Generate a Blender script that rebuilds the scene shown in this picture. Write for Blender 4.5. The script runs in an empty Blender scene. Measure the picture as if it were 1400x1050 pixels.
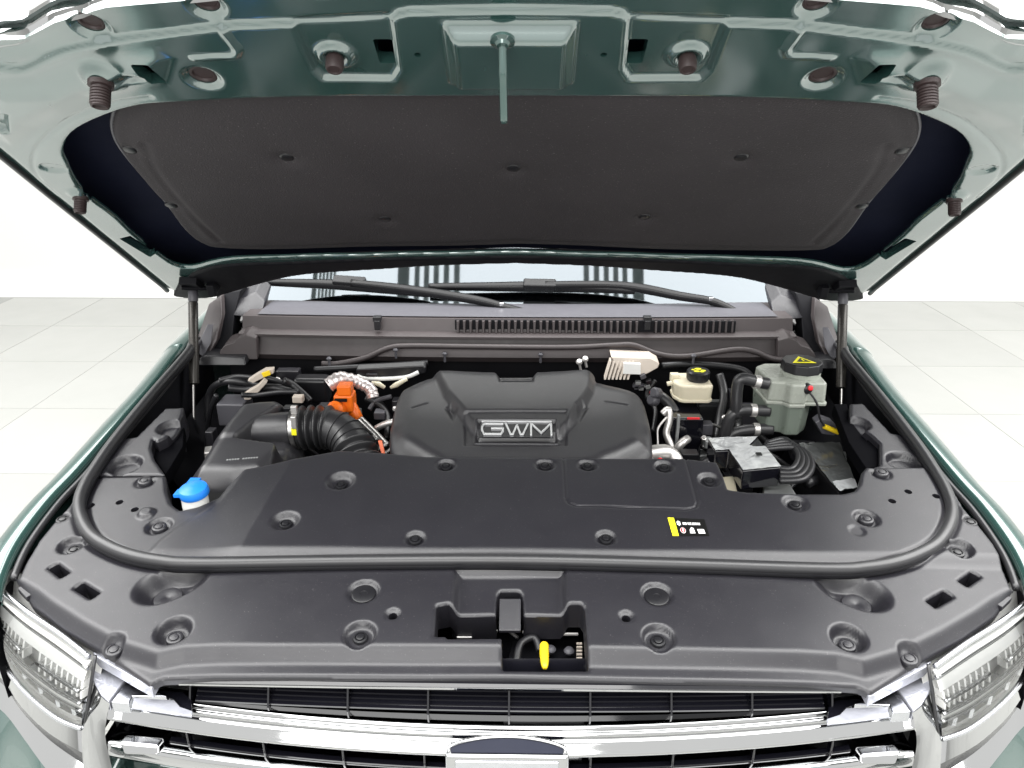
import bpy, math, random
import numpy as np
from mathutils import Vector, Matrix

random.seed(7)
SC = bpy.context.scene
COL = SC.collection
R = math.radians

# ------------------------------------------------------------------ camera
H = 1.87                      # eye height
CAMX, YAW, PITCH = 0.02, R(0.9), R(22.0)
cam_d = bpy.data.cameras.new('camera')
cam = bpy.data.objects.new('camera', cam_d)
COL.objects.link(cam)
cam.location = (CAMX, 0, H)
cam.rotation_euler = (R(90) - PITCH, 0, YAW)
cam_d.sensor_width = 36.0
cam_d.lens = 27.05
cam_d.clip_start = 0.02
cam_d.clip_end = 100
SC.camera = cam

# ------------------------------------------------------------------ light
world = bpy.data.worlds.new('World')
SC.world = world
world.use_nodes = True
bg = world.node_tree.nodes['Background']
bg.inputs['Color'].default_value = (1.0, 0.998, 0.98, 1)
bg.inputs['Strength'].default_value = 1.1
SC.view_settings.view_transform = 'Standard'
SC.view_settings.look = 'None'
SC.view_settings.exposure = 0.1
SC.view_settings.gamma = 1.0
SC.view_settings.use_curve_mapping = False
SC.render.engine = 'CYCLES'
SC.cycles.use_denoising = True
SC.cycles.max_bounces = 8
SC.cycles.transparent_max_bounces = 12
SC.cycles.sample_clamp_indirect = 6.0
SC.cycles.caustics_reflective = False
SC.cycles.caustics_refractive = False

CEIL = 4.6
def ceiling_lamp(x0, x1, y0, y1, watts, z=CEIL):
    d = bpy.data.lights.new('ceiling_softbox', 'AREA')
    d.shape = 'RECTANGLE'; d.size = x1 - x0; d.size_y = y1 - y0
    d.energy = watts; d.color = (1.0, 0.995, 0.98)
    o = bpy.data.objects.new('ceiling_softbox', d); COL.objects.link(o)
    o.location = ((x0 + x1) / 2, (y0 + y1) / 2, z)
    return o
LAMP_W = 20.0     # watts per square metre of softbox
_d = bpy.data.lights.new('front_softbox', 'AREA'); _d.shape = 'RECTANGLE'; _d.size = 3.0; _d.size_y = 1.6; _d.energy = 95.0; _d.color = (1.0, 0.99, 0.97)
_o = bpy.data.objects.new('front_softbox', _d); COL.objects.link(_o); _o.location = (-0.7, -2.8, 3.0)
_o.rotation_euler = (Vector((0, 1.2, 1.0)) - _o.location).to_track_quat('-Z', 'Y').to_euler()

# ------------------------------------------------------------------ projection helpers (photo pixel -> point in the place)
F = 1052.0
FWD = Vector((-math.sin(YAW) * math.cos(PITCH), math.cos(YAW) * math.cos(PITCH), -math.sin(PITCH)))
RGT = Vector((math.cos(YAW), math.sin(YAW), 0))
UPV = RGT.cross(FWD)
EYE = Vector((CAMX, 0, H))
def ray(px, py):
    return FWD + RGT * ((px - 700) / F) + UPV * ((525 - py) / F)
def PY(px, py, y):
    d = ray(px, py); return EYE + d * ((y - EYE.y) / d.y)
def PZ(px, py, z):
    d = ray(px, py); return EYE + d * ((H + z - EYE.z) / d.z)
class Frame:
    def __init__(s, O, ex, ey):
        s.O = Vector(O); s.ex = Vector(ex).normalized(); s.ey = Vector(ey).normalized(); s.n = s.ex.cross(s.ey)
    def px(s, x, y, h=0.0):
        d = ray(x, y); o = s.O + s.n * h
        t = (o - EYE).dot(s.n) / d.dot(s.n)
        p = EYE + d * t - s.O
        return (p.dot(s.ex), p.dot(s.ey))
    def w(s, a, b, h=0.0):
        return s.O + s.ex * a + s.ey * b + s.n * h
    def pxw(s, x, y, h=0.0):
        a, b = s.px(x, y, h); return s.w(a, b, h)
    def mat(s, a, b, h=0.0, rot=0.0):
        m = Matrix((s.ex, s.ey, s.n)).transposed().to_4x4()
        m.translation = s.w(a, b, h)
        return m @ Matrix.Rotation(rot, 4, 'Z')
ta = math.atan(0.144)
DK = Frame((0, 1.36, H - 0.747), (1, 0, 0), (0, math.cos(ta), math.sin(ta)))          # top of the engine bay
hb = math.atan(0.674)
HD = Frame((0, 1.972, H - 0.538), (1, 0, 0), (0, -math.cos(hb), math.sin(hb)))         # underside of the raised hood
GL = Frame((0, 2.13, H - 0.617), (1, 0, 0), (0, math.cos(R(31)), math.sin(R(31))))     # windshield

# ------------------------------------------------------------------ materials
MATS = {}
def mat(name, col, rough=0.5, metal=0.0, coat=0.0, spec=0.5, bump=0.0, bscale=400.0, var=0.08, vscale=14.0, rvar=0.08,
        coat_rough=0.03, dust=0.0, sss=0.0, alpha=None, trans=0.0, ior=1.5):
    m = bpy.data.materials.new(name); m.use_nodes = True
    nt = m.node_tree; b = nt.nodes['Principled BSDF']
    b.inputs['Roughness'].default_value = rough
    b.inputs['Metallic'].default_value = metal
    b.inputs['Coat Weight'].default_value = coat
    b.inputs['Coat Roughness'].default_value = coat_rough
    b.inputs['Specular IOR Level'].default_value = spec
    b.inputs['IOR'].default_value = ior
    if trans: b.inputs['Transmission Weight'].default_value = trans
    tc = nt.nodes.new('ShaderNodeTexCoord')
    no = nt.nodes.new('ShaderNodeTexNoise'); no.inputs['Scale'].default_value = vscale; no.inputs['Detail'].default_value = 5
    nt.links.new(tc.outputs['Object'], no.inputs['Vector'])
    mx = nt.nodes.new('ShaderNodeMix'); mx.data_type = 'RGBA'
    mx.inputs[6].default_value = tuple(c * (1 - var) for c in col) + (1,)
    mx.inputs[7].default_value = tuple(min(1, c * (1 + var)) for c in col) + (1,)
    nt.links.new(no.outputs['Fac'], mx.inputs[0]); nt.links.new(mx.outputs[2], b.inputs['Base Color'])
    if dust:
        nd = nt.nodes.new('ShaderNodeTexNoise'); nd.inputs['Scale'].default_value = 420; nd.inputs['Detail'].default_value = 1
        nt.links.new(tc.outputs['Object'], nd.inputs['Vector'])
        md = nt.nodes.new('ShaderNodeMapRange'); md.inputs['From Min'].default_value = 0.70; md.inputs['From Max'].default_value = 0.80; md.inputs['To Max'].default_value = dust
        nt.links.new(nd.outputs['Fac'], md.inputs['Value'])
        m2 = nt.nodes.new('ShaderNodeMix'); m2.data_type = 'RGBA'; m2.inputs[7].default_value = (0.35, 0.34, 0.33, 1)
        nt.links.new(md.outputs['Result'], m2.inputs[0]); nt.links.new(mx.outputs[2], m2.inputs[6]); nt.links.new(m2.outputs[2], b.inputs['Base Color'])
    if rvar:
        n2 = nt.nodes.new('ShaderNodeTexNoise'); n2.inputs['Scale'].default_value = vscale * 2.3; n2.inputs['Detail'].default_value = 6
        nt.links.new(tc.outputs['Object'], n2.inputs['Vector'])
        mr = nt.nodes.new('ShaderNodeMapRange')
        mr.inputs['To Min'].default_value = max(0.0, rough - rvar); mr.inputs['To Max'].default_value = min(1, rough + rvar)
        nt.links.new(n2.outputs['Fac'], mr.inputs['Value']); nt.links.new(mr.outputs['Result'], b.inputs['Roughness'])
    if bump:
        n3 = nt.nodes.new('ShaderNodeTexNoise'); n3.inputs['Scale'].default_value = bscale; n3.inputs['Detail'].default_value = 3
        nt.links.new(tc.outputs['Object'], n3.inputs['Vector'])
        bp = nt.nodes.new('ShaderNodeBump'); bp.inputs['Strength'].default_value = bump; bp.inputs['Distance'].default_value = 0.002
        nt.links.new(n3.outputs['Fac'], bp.inputs['Height']); nt.links.new(bp.outputs['Normal'], b.inputs['Normal'])
    if sss:
        b.inputs['Subsurface Weight'].default_value = sss
        b.inputs['Subsurface Radius'].default_value = (0.02, 0.02, 0.02)
        b.inputs['Subsurface Scale'].default_value = 0.5
    MATS[name] = m
    return m
mat('plastic', (0.0150, 0.0145, 0.0185), 0.36, bump=0.16, bscale=1100, var=0.12, vscale=9, spec=0.70, rvar=0.06, dust=0.22)
mat('plastic_cover', (0.026, 0.0255, 0.029), 0.36, bump=0.16, bscale=1100, var=0.08, spec=0.8, rvar=0.05, dust=0.25)
mat('plastic_black', (0.010, 0.010, 0.012), 0.34, var=0.1)
mat('wiper_black', (0.005, 0.005, 0.006), 0.28, var=0.1, spec=0.3)
mat('plastic_grey', (0.075, 0.074, 0.085), 0.45)
mat('cowl_plastic', (0.042, 0.034, 0.035), 0.5, bump=0.12, bscale=1200)
mat('rubber', (0.024, 0.024, 0.026), 0.36, spec=0.7, bump=0.05, bscale=900)
mat('rubber_stop', (0.035, 0.022, 0.022), 0.5)
mat('felt', (0.043, 0.039, 0.042), 0.75, bump=0.6, bscale=320, var=0.22, vscale=5, spec=0.25, dust=0.5)
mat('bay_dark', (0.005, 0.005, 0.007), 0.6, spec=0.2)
mat('wire_loom', (0.012, 0.012, 0.014), 0.42)
mat('paint', (0.035, 0.085, 0.075), 0.24, metal=0.4, coat=1.0, var=0.03, vscale=3, rvar=0.02)
MATS['paint'].node_tree.nodes['Principled BSDF'].inputs['Coat IOR'].default_value = 1.8
mat('paint_under', (0.035, 0.092, 0.083), 0.25, metal=0.35, coat=1.0, coat_rough=0.14, var=0.10, vscale=9, rvar=0.05, bump=0.04, bscale=60)
MATS['paint_under'].node_tree.nodes['Principled BSDF'].inputs['Coat IOR'].default_value = 2.7
mat('skin_inside', (0.010, 0.012, 0.026), 0.8, spec=0.1)
mat('chrome', (0.50, 0.505, 0.51), 0.05, metal=1.0, var=0.02, rvar=0.02)
mat('satin_chrome', (0.62, 0.63, 0.66), 0.24, metal=1.0, var=0.10, vscale=60, rvar=0.12)
mat('steel', (0.42, 0.41, 0.40), 0.30, metal=1.0, var=0.1)
mat('strut_tube', (0.05, 0.047, 0.043), 0.28, metal=0.5)
mat('alloy', (0.70, 0.68, 0.66), 0.42, metal=0.85, var=0.12, vscale=90)
mat('gloss_black', (0.006, 0.006, 0.009), 0.08, coat=0.5, rvar=0.02)
mat('grille_black', (0.008, 0.008, 0.012), 0.22)
mat('washer_blue', (0.015, 0.20, 0.72), 0.35, var=0.05)
mat('translucent_white', (0.62, 0.62, 0.60), 0.4, sss=0.3)
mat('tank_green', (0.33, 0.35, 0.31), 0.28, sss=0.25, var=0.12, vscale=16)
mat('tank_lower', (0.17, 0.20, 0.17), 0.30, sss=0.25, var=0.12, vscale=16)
mat('tank_cream', (0.74, 0.68, 0.52), 0.32, sss=0.3, var=0.05)
mat('yellow', (0.88, 0.62, 0.02), 0.4, var=0.03)
mat('yellow_print', (0.85, 0.80, 0.02), 0.5, var=0.02)
mat('orange', (0.85, 0.16, 0.01), 0.35, var=0.08, vscale=50)
mat('orange_tag', (0.90, 0.17, 0.06), 0.45, var=0.03)
mat('red', (0.70, 0.02, 0.03), 0.4)
mat('white_print', (0.85, 0.85, 0.85), 0.5, var=0.02)
mat('label_black', (0.006, 0.006, 0.006), 0.35, var=0.02)
mat('tan_bracket', (0.50, 0.44, 0.38), 0.45, var=0.08)
mat('grey_metal', (0.30, 0.31, 0.31), 0.45, metal=0.4)
mat('wall_white', (0.54, 0.545, 0.53), 0.9, var=0.01, vscale=1, spec=0.1)
mat('tile_white', (0.315, 0.317, 0.304), 0.34, var=0.06, vscale=1.7, spec=0.35, rvar=0.1)
_t = MATS['tile_white'].node_tree
_g = _t.nodes.new('ShaderNodeNewGeometry'); _oi = _t.nodes.new('ShaderNodeObjectInfo')
for _n in _t.nodes:
    if _n.type == 'TEX_NOISE': _t.links.new(_g.outputs['Position'], _n.inputs['Vector'])
_mx = next(n for n in _t.nodes if n.type == 'MIX'); _hs = _t.nodes.new('ShaderNodeHueSaturation')
_mr = _t.nodes.new('ShaderNodeMapRange'); _mr.inputs['To Min'].default_value = 0.95; _mr.inputs['To Max'].default_value = 1.04
_t.links.new(_oi.outputs['Random'], _mr.inputs['Value']); _t.links.new(_mr.outputs['Result'], _hs.inputs['Value'])
_t.links.new(_mx.outputs[2], _hs.inputs['Color']); _t.links.new(_hs.outputs['Color'], _t.nodes['Principled BSDF'].inputs['Base Color'])
mat('joint_grey', (0.27, 0.272, 0.262), 0.8)
mat('tyre', (0.012, 0.012, 0.012), 0.7)
mat('dark_slat', (0.60, 0.66, 0.64), 0.6)
mat('pale_slat', (0.8, 0.82, 0.8), 0.6)
# foil / film: crumpled bright film
def film(name, col, rough, metal, scale, strength):
    m = mat(name, col, rough, metal=metal, var=0.30, vscale=30)
    nt = m.node_tree; b = nt.nodes['Principled BSDF']
    tc = nt.nodes.new('ShaderNodeTexCoord')
    vo = nt.nodes.new('ShaderNodeTexNoise'); vo.inputs['Scale'].default_value = scale; vo.inputs['Detail'].default_value = 2; vo.inputs['Distortion'].default_value = 1.1
    nt.links.new(tc.outputs['Object'], vo.inputs['Vector'])
    bp = nt.nodes.new('ShaderNodeBump'); bp.inputs['Strength'].default_value = strength; bp.inputs['Distance'].default_value = 0.012
    nt.links.new(vo.outputs['Fac'], bp.inputs['Height']); nt.links.new(bp.outputs['Normal'], b.inputs['Normal'])
film('silver_film', (0.74, 0.76, 0.78), 0.20, 0.6, 20, 0.6)
film('clear_film', (0.10, 0.105, 0.105), 0.14, 0.2, 11, 0.9)
film('foil', (0.72, 0.66, 0.65), 0.3, 0.6, 26, 0.3)
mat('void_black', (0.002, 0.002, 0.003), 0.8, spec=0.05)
mat('emblem_navy', (0.010, 0.012, 0.024), 0.35, spec=0.15)
mat('badge_silver', (0.70, 0.71, 0.72), 0.2, metal=0.45, var=0.02)
film('filmed_trim', (0.50, 0.51, 0.57), 0.22, 0.45, 45, 0.15)
def glass_mat(name, tint, refl_col, fres_ior, rough=0.0):
    m = bpy.data.materials.new(name); m.use_nodes = True; nt = m.node_tree
    for n in list(nt.nodes): nt.nodes.remove(n)
    out = nt.nodes.new('ShaderNodeOutputMaterial'); mx = nt.nodes.new('ShaderNodeMixShader')
    tr = nt.nodes.new('ShaderNodeBsdfTransparent'); tr.inputs[0].default_value = tint + (1,)
    gl = nt.nodes.new('ShaderNodeBsdfGlossy'); gl.inputs['Color'].default_value = refl_col + (1,); gl.inputs['Roughness'].default_value = rough
    fr = nt.nodes.new('ShaderNodeFresnel'); fr.inputs['IOR'].default_value = fres_ior
    nt.links.new(fr.outputs[0], mx.inputs[0]); nt.links.new(tr.outputs[0], mx.inputs[1]); nt.links.new(gl.outputs[0], mx.inputs[2])
    nt.links.new(mx.outputs[0], out.inputs['Surface'])
    MATS[name] = m
glass_mat('windshield_glass', (0.10, 0.12, 0.13), (0.84, 0.93, 1.0), 1.95, 0.035)
glass_mat('lens_glass', (0.96, 0.97, 0.97), (1, 1, 1), 1.5)
mat('lamp_reflector', (0.84, 0.84, 0.82), 0.22, metal=0.12, var=0.05, vscale=30)
mat('lamp_white', (0.82, 0.82, 0.80), 0.3)

# ------------------------------------------------------------------ mesh helpers
def link(name, me, m, parent, smooth=True):
    me.materials.append(MATS[m])
    if smooth: me.polygons.foreach_set('use_smooth', [True] * len(me.polygons))
    o = bpy.data.objects.new(name, me); COL.objects.link(o)
    if parent is not None:
        o.parent = parent
        if parent is CAR: o.matrix_parent_inverse = CAR_INV
    return o
def bevel(o, w, seg=2, ang=35):
    md = o.modifiers.new('bevel', 'BEVEL'); md.width = w; md.segments = seg; md.limit_method = 'ANGLE'; md.angle_limit = R(ang)
    md.harden_normals = True
    return o
class MB:
    def __init__(s): s.v = []; s.f = []
    def add(s, vs, fs):
        k = len(s.v); s.v += [Vector(v) for v in vs]; s.f += [tuple(i + k for i in f) for f in fs]; return s
    def box(s, c, d, M=None):
        x, y, z = (q / 2 for q in d)
        vs = [Vector((sx * x, sy * y, sz * z)) for sz in (-1, 1) for sy in (-1, 1) for sx in (-1, 1)]
        if M is not None: vs = [M @ v for v in vs]
        vs = [v + Vector(c) for v in vs]
        return s.add(vs, [(0, 2, 3, 1), (4, 5, 7, 6), (0, 1, 5, 4), (2, 6, 7, 3), (0, 4, 6, 2), (1, 3, 7, 5)])
    def prism(s, pts, vec):
        """closed polygon of 3D points pushed along vec"""
        n = len(pts); vec = Vector(vec); pts = [Vector(p) for p in pts]
        nn = Vector((0, 0, 0))
        for i in range(n): nn += pts[i].cross(pts[(i + 1) % n])
        if nn.dot(vec) > 0: pts = pts[::-1]
        vs = pts + [p + vec for p in pts]
        fs = [tuple(range(n)), tuple(reversed(range(n, 2 * n)))]
        for i in range(n):
            j = (i + 1) % n; fs.append((j, i, i + n, j + n))
        return s.add(vs, fs)
    def tube(s, path, r, seg=10, caps=True):
        path = [Vector(p) for p in path]; n = len(path)
        rr = r if isinstance(r, (list, tuple)) else [r] * n
        t0 = (path[1] - path[0]).normalized()
        u = t0.orthogonal().normalized()
        vs, fs = [], []
        for i in range(n):
            t = (path[min(i + 1, n - 1)] - path[max(i - 1, 0)]).normalized()
            u = (u - t * u.dot(t)).normalized(); w = t.cross(u)
            for k in range(seg):
                a = 2 * math.pi * k / seg
                vs.append(path[i] + (u * math.cos(a) + w * math.sin(a)) * rr[i])
        for i in range(n - 1):
            for k in range(seg):
                k2 = (k + 1) % seg
                fs.append((i * seg + k, i * seg + k2, (i + 1) * seg + k2, (i + 1) * seg + k))
        if caps: fs += [tuple(reversed(range(seg))), tuple(range((n - 1) * seg, n * seg))]
        return s.add(vs, fs)
    def lathe(s, prof, O=(0, 0, 0), axis=(0, 0, 1), seg=24):
        O = Vector(O); ax = Vector(axis).normalized(); u = ax.orthogonal().normalized(); w = ax.cross(u)
        vs, fs = [], []
        n = len(prof)
        for (r, z) in prof:
            for k in range(seg):
                a = 2 * math.pi * k / seg
                vs.append(O + ax * z + (u * math.cos(a) + w * math.sin(a)) * r)
        for i in range(n - 1):
            for k in range(seg):
                k2 = (k + 1) % seg
                fs.append((i * seg + k, i * seg + k2, (i + 1) * seg + k2, (i + 1) * seg + k))
        fs.append(tuple(reversed(range(seg)))); fs.append(tuple(range((n - 1) * seg, n * seg)))
        return s.add(vs, fs)
    def grid(s, rows):
        """rows of equal length of 3D points"""
        nr, nc = len(rows), len(rows[0])
        vs = [p for r_ in rows for p in r_]
        fs = [(i * nc + j, i * nc + j + 1, (i + 1) * nc + j + 1, (i + 1) * nc + j) for i in range(nr - 1) for j in range(nc - 1)]
        return s.add(vs, fs)
    def mesh(s, name):
        me = bpy.data.meshes.new(name); me.from_pydata([tuple(v) for v in s.v], [], s.f); me.update(); return me
    def build(s, name, m, parent, smooth=True, bev=0.0, seg=2, auto=True):
        o = link(name, s.mesh(name), m, parent, smooth)
        if bev: bevel(o, bev, seg)
        elif smooth and auto:
            o.data.set_sharp_from_angle(angle=R(38))
        return o
def cr(pts, n=6, closed=False):
    """Catmull-Rom through points of any dimension"""
    P = [np.array(p, float) for p in pts]; out = []
    N = len(P); last = N if closed else N - 1
    for i in range(last):
        if closed: p0, p1, p2, p3 = P[(i - 1) % N], P[i], P[(i + 1) % N], P[(i + 2) % N]
        else: p0, p1, p2, p3 = P[max(i - 1, 0)], P[i], P[i + 1], P[min(i + 2, N - 1)]
        for k in range(n):
            t = k / n
            out.append(0.5 * ((2 * p1) + (-p0 + p2) * t + (2 * p0 - 5 * p1 + 4 * p2 - p3) * t * t + (-p0 + 3 * p1 - 3 * p2 + p3) * t ** 3))
    if not closed: out.append(P[-1])
    return [tuple(o) for o in out]
def crv(pts, n=6, closed=False): return [Vector(p) for p in cr([tuple(p) for p in pts], n, closed)]
def sm(e0, e1, x):
    t = np.clip((x - e0) / (e1 - e0), 0, 1); return t * t * (3 - 2 * t)
def sd_poly(P):
    P = np.array(P, float)
    def f(a, b):
        sh = a.shape; a = a.ravel(); b = b.ravel()
        d = np.full(a.shape, 1e9); ins = np.zeros(a.shape, bool)
        for i in range(len(P)):
            x0, y0 = P[i]; x1, y1 = P[(i + 1) % len(P)]
            ex, ey = x1 - x0, y1 - y0; L = ex * ex + ey * ey
            if L < 1e-14: continue
            t = np.clip(((a - x0) * ex + (b - y0) * ey) / L, 0, 1)
            d = np.minimum(d, (a - x0 - t * ex) ** 2 + (b - y0 - t * ey) ** 2)
            c = (y0 > b) != (y1 > b)
            if ey != 0: ins ^= c & (a < (b - y0) * ex / ey + x0)
        d = np.sqrt(d)
        return np.where(ins, -d, d).reshape(sh)
    return f
def sd_box(a, b, ca, cb, ha, hb_, rot=0.0, r=0.0):
    c, s = math.cos(rot), math.sin(rot)
    x = (a - ca) * c + (b - cb) * s; y = -(a - ca) * s + (b - cb) * c
    qx = np.abs(x) - ha + r; qy = np.abs(y) - hb_ + r
    return np.hypot(np.maximum(qx, 0), np.maximum(qy, 0)) + np.minimum(np.maximum(qx, qy), 0) - r
def sd_line(P):
    P = np.array(P, float)
    def f(a, b):
        d = np.full(a.shape, 1e9)
        for i in range(len(P) - 1):
            x0, y0 = P[i]; x1, y1 = P[i + 1]; ex, ey = x1 - x0, y1 - y0
            t = np.clip(((a - x0) * ex + (b - y0) * ey) / (ex * ex + ey * ey + 1e-15), 0, 1)
            d = np.minimum(d, (a - x0 - t * ex) ** 2 + (b - y0 - t * ey) ** 2)
        return np.sqrt(d)
    return f
def roll(s, r):
    """rounded edge: s = distance inside the outline"""
    t = np.clip(1 - s / r, 0, 1); return r * (1 - np.sqrt(np.maximum(0, 1 - t * t)))
def hf(name, fr, sdf, hfun, ext, step, m, parent, skirt=0.0, back=False):
    a0, a1, b0, b1 = ext
    A = np.arange(a0, a1 + step, step); B = np.arange(b0, b1 + step, step)
    AA, BB = np.meshgrid(A, B); S = sdf(AA, BB); Hh = hfun(AA, BB)
    nb, na = S.shape
    ex, ey, n, O = (np.array(v) for v in (fr.ex, fr.ey, fr.n, fr.O))
    inside = S < 0
    idx = -np.ones(S.shape, int); idx[inside] = np.arange(inside.sum())
    pa, pb, ph = list(AA[inside]), list(BB[inside]), None
    i00, i10, i11, i01 = inside[:-1, :-1], inside[:-1, 1:], inside[1:, 1:], inside[1:, :-1]
    cnt = i00.astype(int) + i10 + i11 + i01
    full = cnt == 4
    fq = np.stack([idx[:-1, :-1][full], idx[:-1, 1:][full], idx[1:, 1:][full], idx[1:, :-1][full]], 1).tolist()
    mixed = np.argwhere((cnt > 0) & (cnt < 4))
    key = {}; edges = []
    def cross(p, q):
        k = (p, q) if p < q else (q, p)
        if k not in key:
            s0, s1 = S[p], S[q]; t = s0 / (s0 - s1)
            key[k] = len(pa); pa.append(AA[p] + t * (AA[q] - AA[p])); pb.append(BB[p] + t * (BB[q] - BB[p]))
        return key[k]
    for (j, i) in mixed:
        c = [(j, i), (j, i + 1), (j + 1, i + 1), (j + 1, i)]
        poly = []; newf = []
        for k in range(4):
            p, q = c[k], c[(k + 1) % 4]
            if inside[p]: poly.append(idx[p]); newf.append(False)
            if inside[p] != inside[q]: poly.append(cross(p, q)); newf.append(True)
        if len(poly) >= 3:
            fq.append([int(x) for x in poly])
            for k in range(len(poly)):
                if newf[k] and newf[(k + 1) % len(poly)]:
                    edges.append((poly[k], poly[(k + 1) % len(poly)]))
    pa = np.array(pa); pb = np.array(pb)
    n_in = int(inside.sum())
    ph = np.empty(len(pa)); ph[:n_in] = Hh[inside]
    if len(pa) > n_in: ph[n_in:] = hfun(pa[n_in:], pb[n_in:])
    V = O + pa[:, None] * ex + pb[:, None] * ey + ph[:, None] * n
    V = list(map(tuple, V))
    if skirt:
        sk = skirt if callable(skirt) else (lambda a, b: np.full(np.shape(a), skirt))
        dep = sk(pa, pb)
        top = {}; bot = {}
        for (p, q) in edges:
            for r_ in (p, q):
                if r_ not in top:
                    top[r_] = len(V); V.append(V[r_]); bot[r_] = len(V)
                    V.append(tuple(np.array(V[r_]) - n * dep[r_]))
            fq.append([top[q], top[p], bot[p], bot[q]])
    if back: fq = [f[::-1] for f in fq]
    me = bpy.data.meshes.new(name); me.from_pydata(V, [], fq); me.update()
    return link(name, me, m, parent)
def place(name, me, M, parent):
    o = bpy.data.objects.new(name, me); COL.objects.link(o); o.parent = parent
    o.matrix_local = M if parent is not CAR else CAR_INV @ M
    return o
def mir(p): return (-p[0], p[1])

# ------------------------------------------------------------------ the setting: tiled white studio floor and cove wall
CAR = None; CAR_INV = None
def structure(o, label=None):
    o['kind'] = 'structure'
    if label: o['label'] = label
    return o
WALL_Y = 6.84
fl = MB().add([(-9, -4, -0.0018), (9, -4, -0.0018), (9, WALL_Y + 0.3, -0.0018), (-9, WALL_Y + 0.3, -0.0018)], [(0, 1, 2, 3)]).build('floor', 'joint_grey', None, smooth=False)
structure(fl, 'white tiled studio floor')
TP = 0.808
tb = MB().box((0, 0, -0.010), (TP - 0.0045, TP - 0.0045, 0.02))
t_me = tb.mesh('tile'); t_me.materials.append(MATS['tile_white'])
for i in range(-7, 7):
    for j in range(-3, 11):
        x = 2.72 - TP * 0.5 + (i - 2) * TP + TP; y = 5.0 + TP * 0.5 + (j - 9) * TP
        if y + TP / 2 > 6.63: continue
        o = bpy.data.objects.new('tile', t_me); COL.objects.link(o); o.parent = fl; o.location = (x, y, 0.0 + random.uniform(-0.0004, 0.0004))
prof = [(WALL_Y - 0.75 + 0.0, 0.0)]
rows = []
for k in range(13):
    a = R(90) * k / 12; rows.append((WALL_Y - 0.22 + 0.22 * math.sin(a), -0.004 + 0.22 * (1 - math.cos(a))))
rows += [(WALL_Y, 1.0), (WALL_Y, 6.5)]
wl = MB().grid([[Vector((x, y, z)) for x in np.linspace(-9, 9, 5)] for (y, z) in rows]).build('wall', 'wall_white', None)
structure(wl, 'white seamless studio wall behind the car')

# ceiling light slots: softbox lamps with dark slatted grilles hung between them (seen mirrored in the windshield)
def mirror_x(px, py=392):
    p = GL.pxw(px, py); d = (p - EYE).normalized(); r_ = d - GL.n * 2 * d.dot(GL.n)
    t = (CEIL - p.z) / r_.z; return (p + r_ * t)
gx = [(mirror_x(px0).x, mirror_x(px1).x) for (px0, px1) in ((318, 381), (520, 625), (803, 908))]
gy = [mirror_x(700, yy).y for yy in (360, 418)]
GY0, GY1 = min(gy) - 0.6, max(gy) + 0.9
XL0, XL1 = gx[0][0] - 4.5, gx[2][1] + 7.0
ceiling_lamp(XL0, XL1, -1.2, GY1 + 0.4, LAMP_W * (XL1 - XL0) * (GY1 + 1.6))
for k, (x0, x1) in enumerate(gx):
    w = x1 - x0; L = GY1 - GY0
    e = bpy.data.objects.new('ceiling_grille', None); COL.objects.link(e); e.location = ((x0 + x1) / 2, (GY0 + GY1) / 2, CEIL - 0.08)
    e['label'] = 'dark slatted ceiling grille below the softbox, mirrored in the windshield'; e['category'] = 'ceiling grille'; e['group'] = 'slatted ceiling grilles'
    if k == 0: e['label'] = 'narrow slatted ceiling grille mirrored beside the pillar in the windshield corner'
    sd_ = -1 if k < 2 else 1
    MB().box((sd_ * w * 0.40, 0, 0.0), (w * 0.20, L, 0.03)).build('side_panel', 'dark_slat', e, smooth=False)
    for i in range(5):
        x = -sd_ * (w * 0.5 - w * 0.78 * (i + 0.25) / 5)
        MB().box((x, 0, 0.0), (w * 0.082, L, 0.03)).build('slat', 'dark_slat', e, smooth=False)
    for yy in (-L / 2, 0.12 * L, L / 2):
        MB().box((0, yy, 0.022), (w, 0.05, 0.014)).build('cross_rail', 'dark_slat', e, smooth=False)

# ------------------------------------------------------------------ the car
CAR = bpy.data.objects.new('car', None); COL.objects.link(CAR)
CAR.location = (0, 3.3, 0)
CAR['label'] = 'dark green SUV seen from the front with its hood raised over the engine bay'
CAR['category'] = 'car'
CAR_INV = Matrix.Translation(-CAR.location)
def lab(o, s): o['label'] = s; return o

# push clip shared by all covers: flange, groove, inner pin
cb_ = MB().lathe([(0.0118, 0.0), (0.0122, 0.002), (0.0112, 0.0042), (0.0085, 0.0048), (0.0078, 0.0030), (0.0066, 0.0030), (0.0060, 0.0055), (0.0045, 0.0060)], seg=20)
CLIP = cb_.mesh('push_clip'); CLIP.materials.append(MATS['plastic_black']); CLIP.polygons.foreach_set('use_smooth', [True] * len(CLIP.polygons)); CLIP.set_sharp_from_angle(angle=R(50))
cb_ = MB().lathe([(0.0135, 0.0), (0.0135, 0.006), (0.0122, 0.0078), (0.0096, 0.0080), (0.0090, 0.0066), (0.0072, 0.0066), (0.0066, 0.0084), (0.0050, 0.0088)], seg=24)
CLIP_TALL = cb_.mesh('push_clip_tall'); CLIP_TALL.materials.append(MATS['plastic']); CLIP_TALL.polygons.foreach_set('use_smooth', [True] * len(CLIP_TALL.polygons)); CLIP_TALL.set_sharp_from_angle(angle=R(50))

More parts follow.
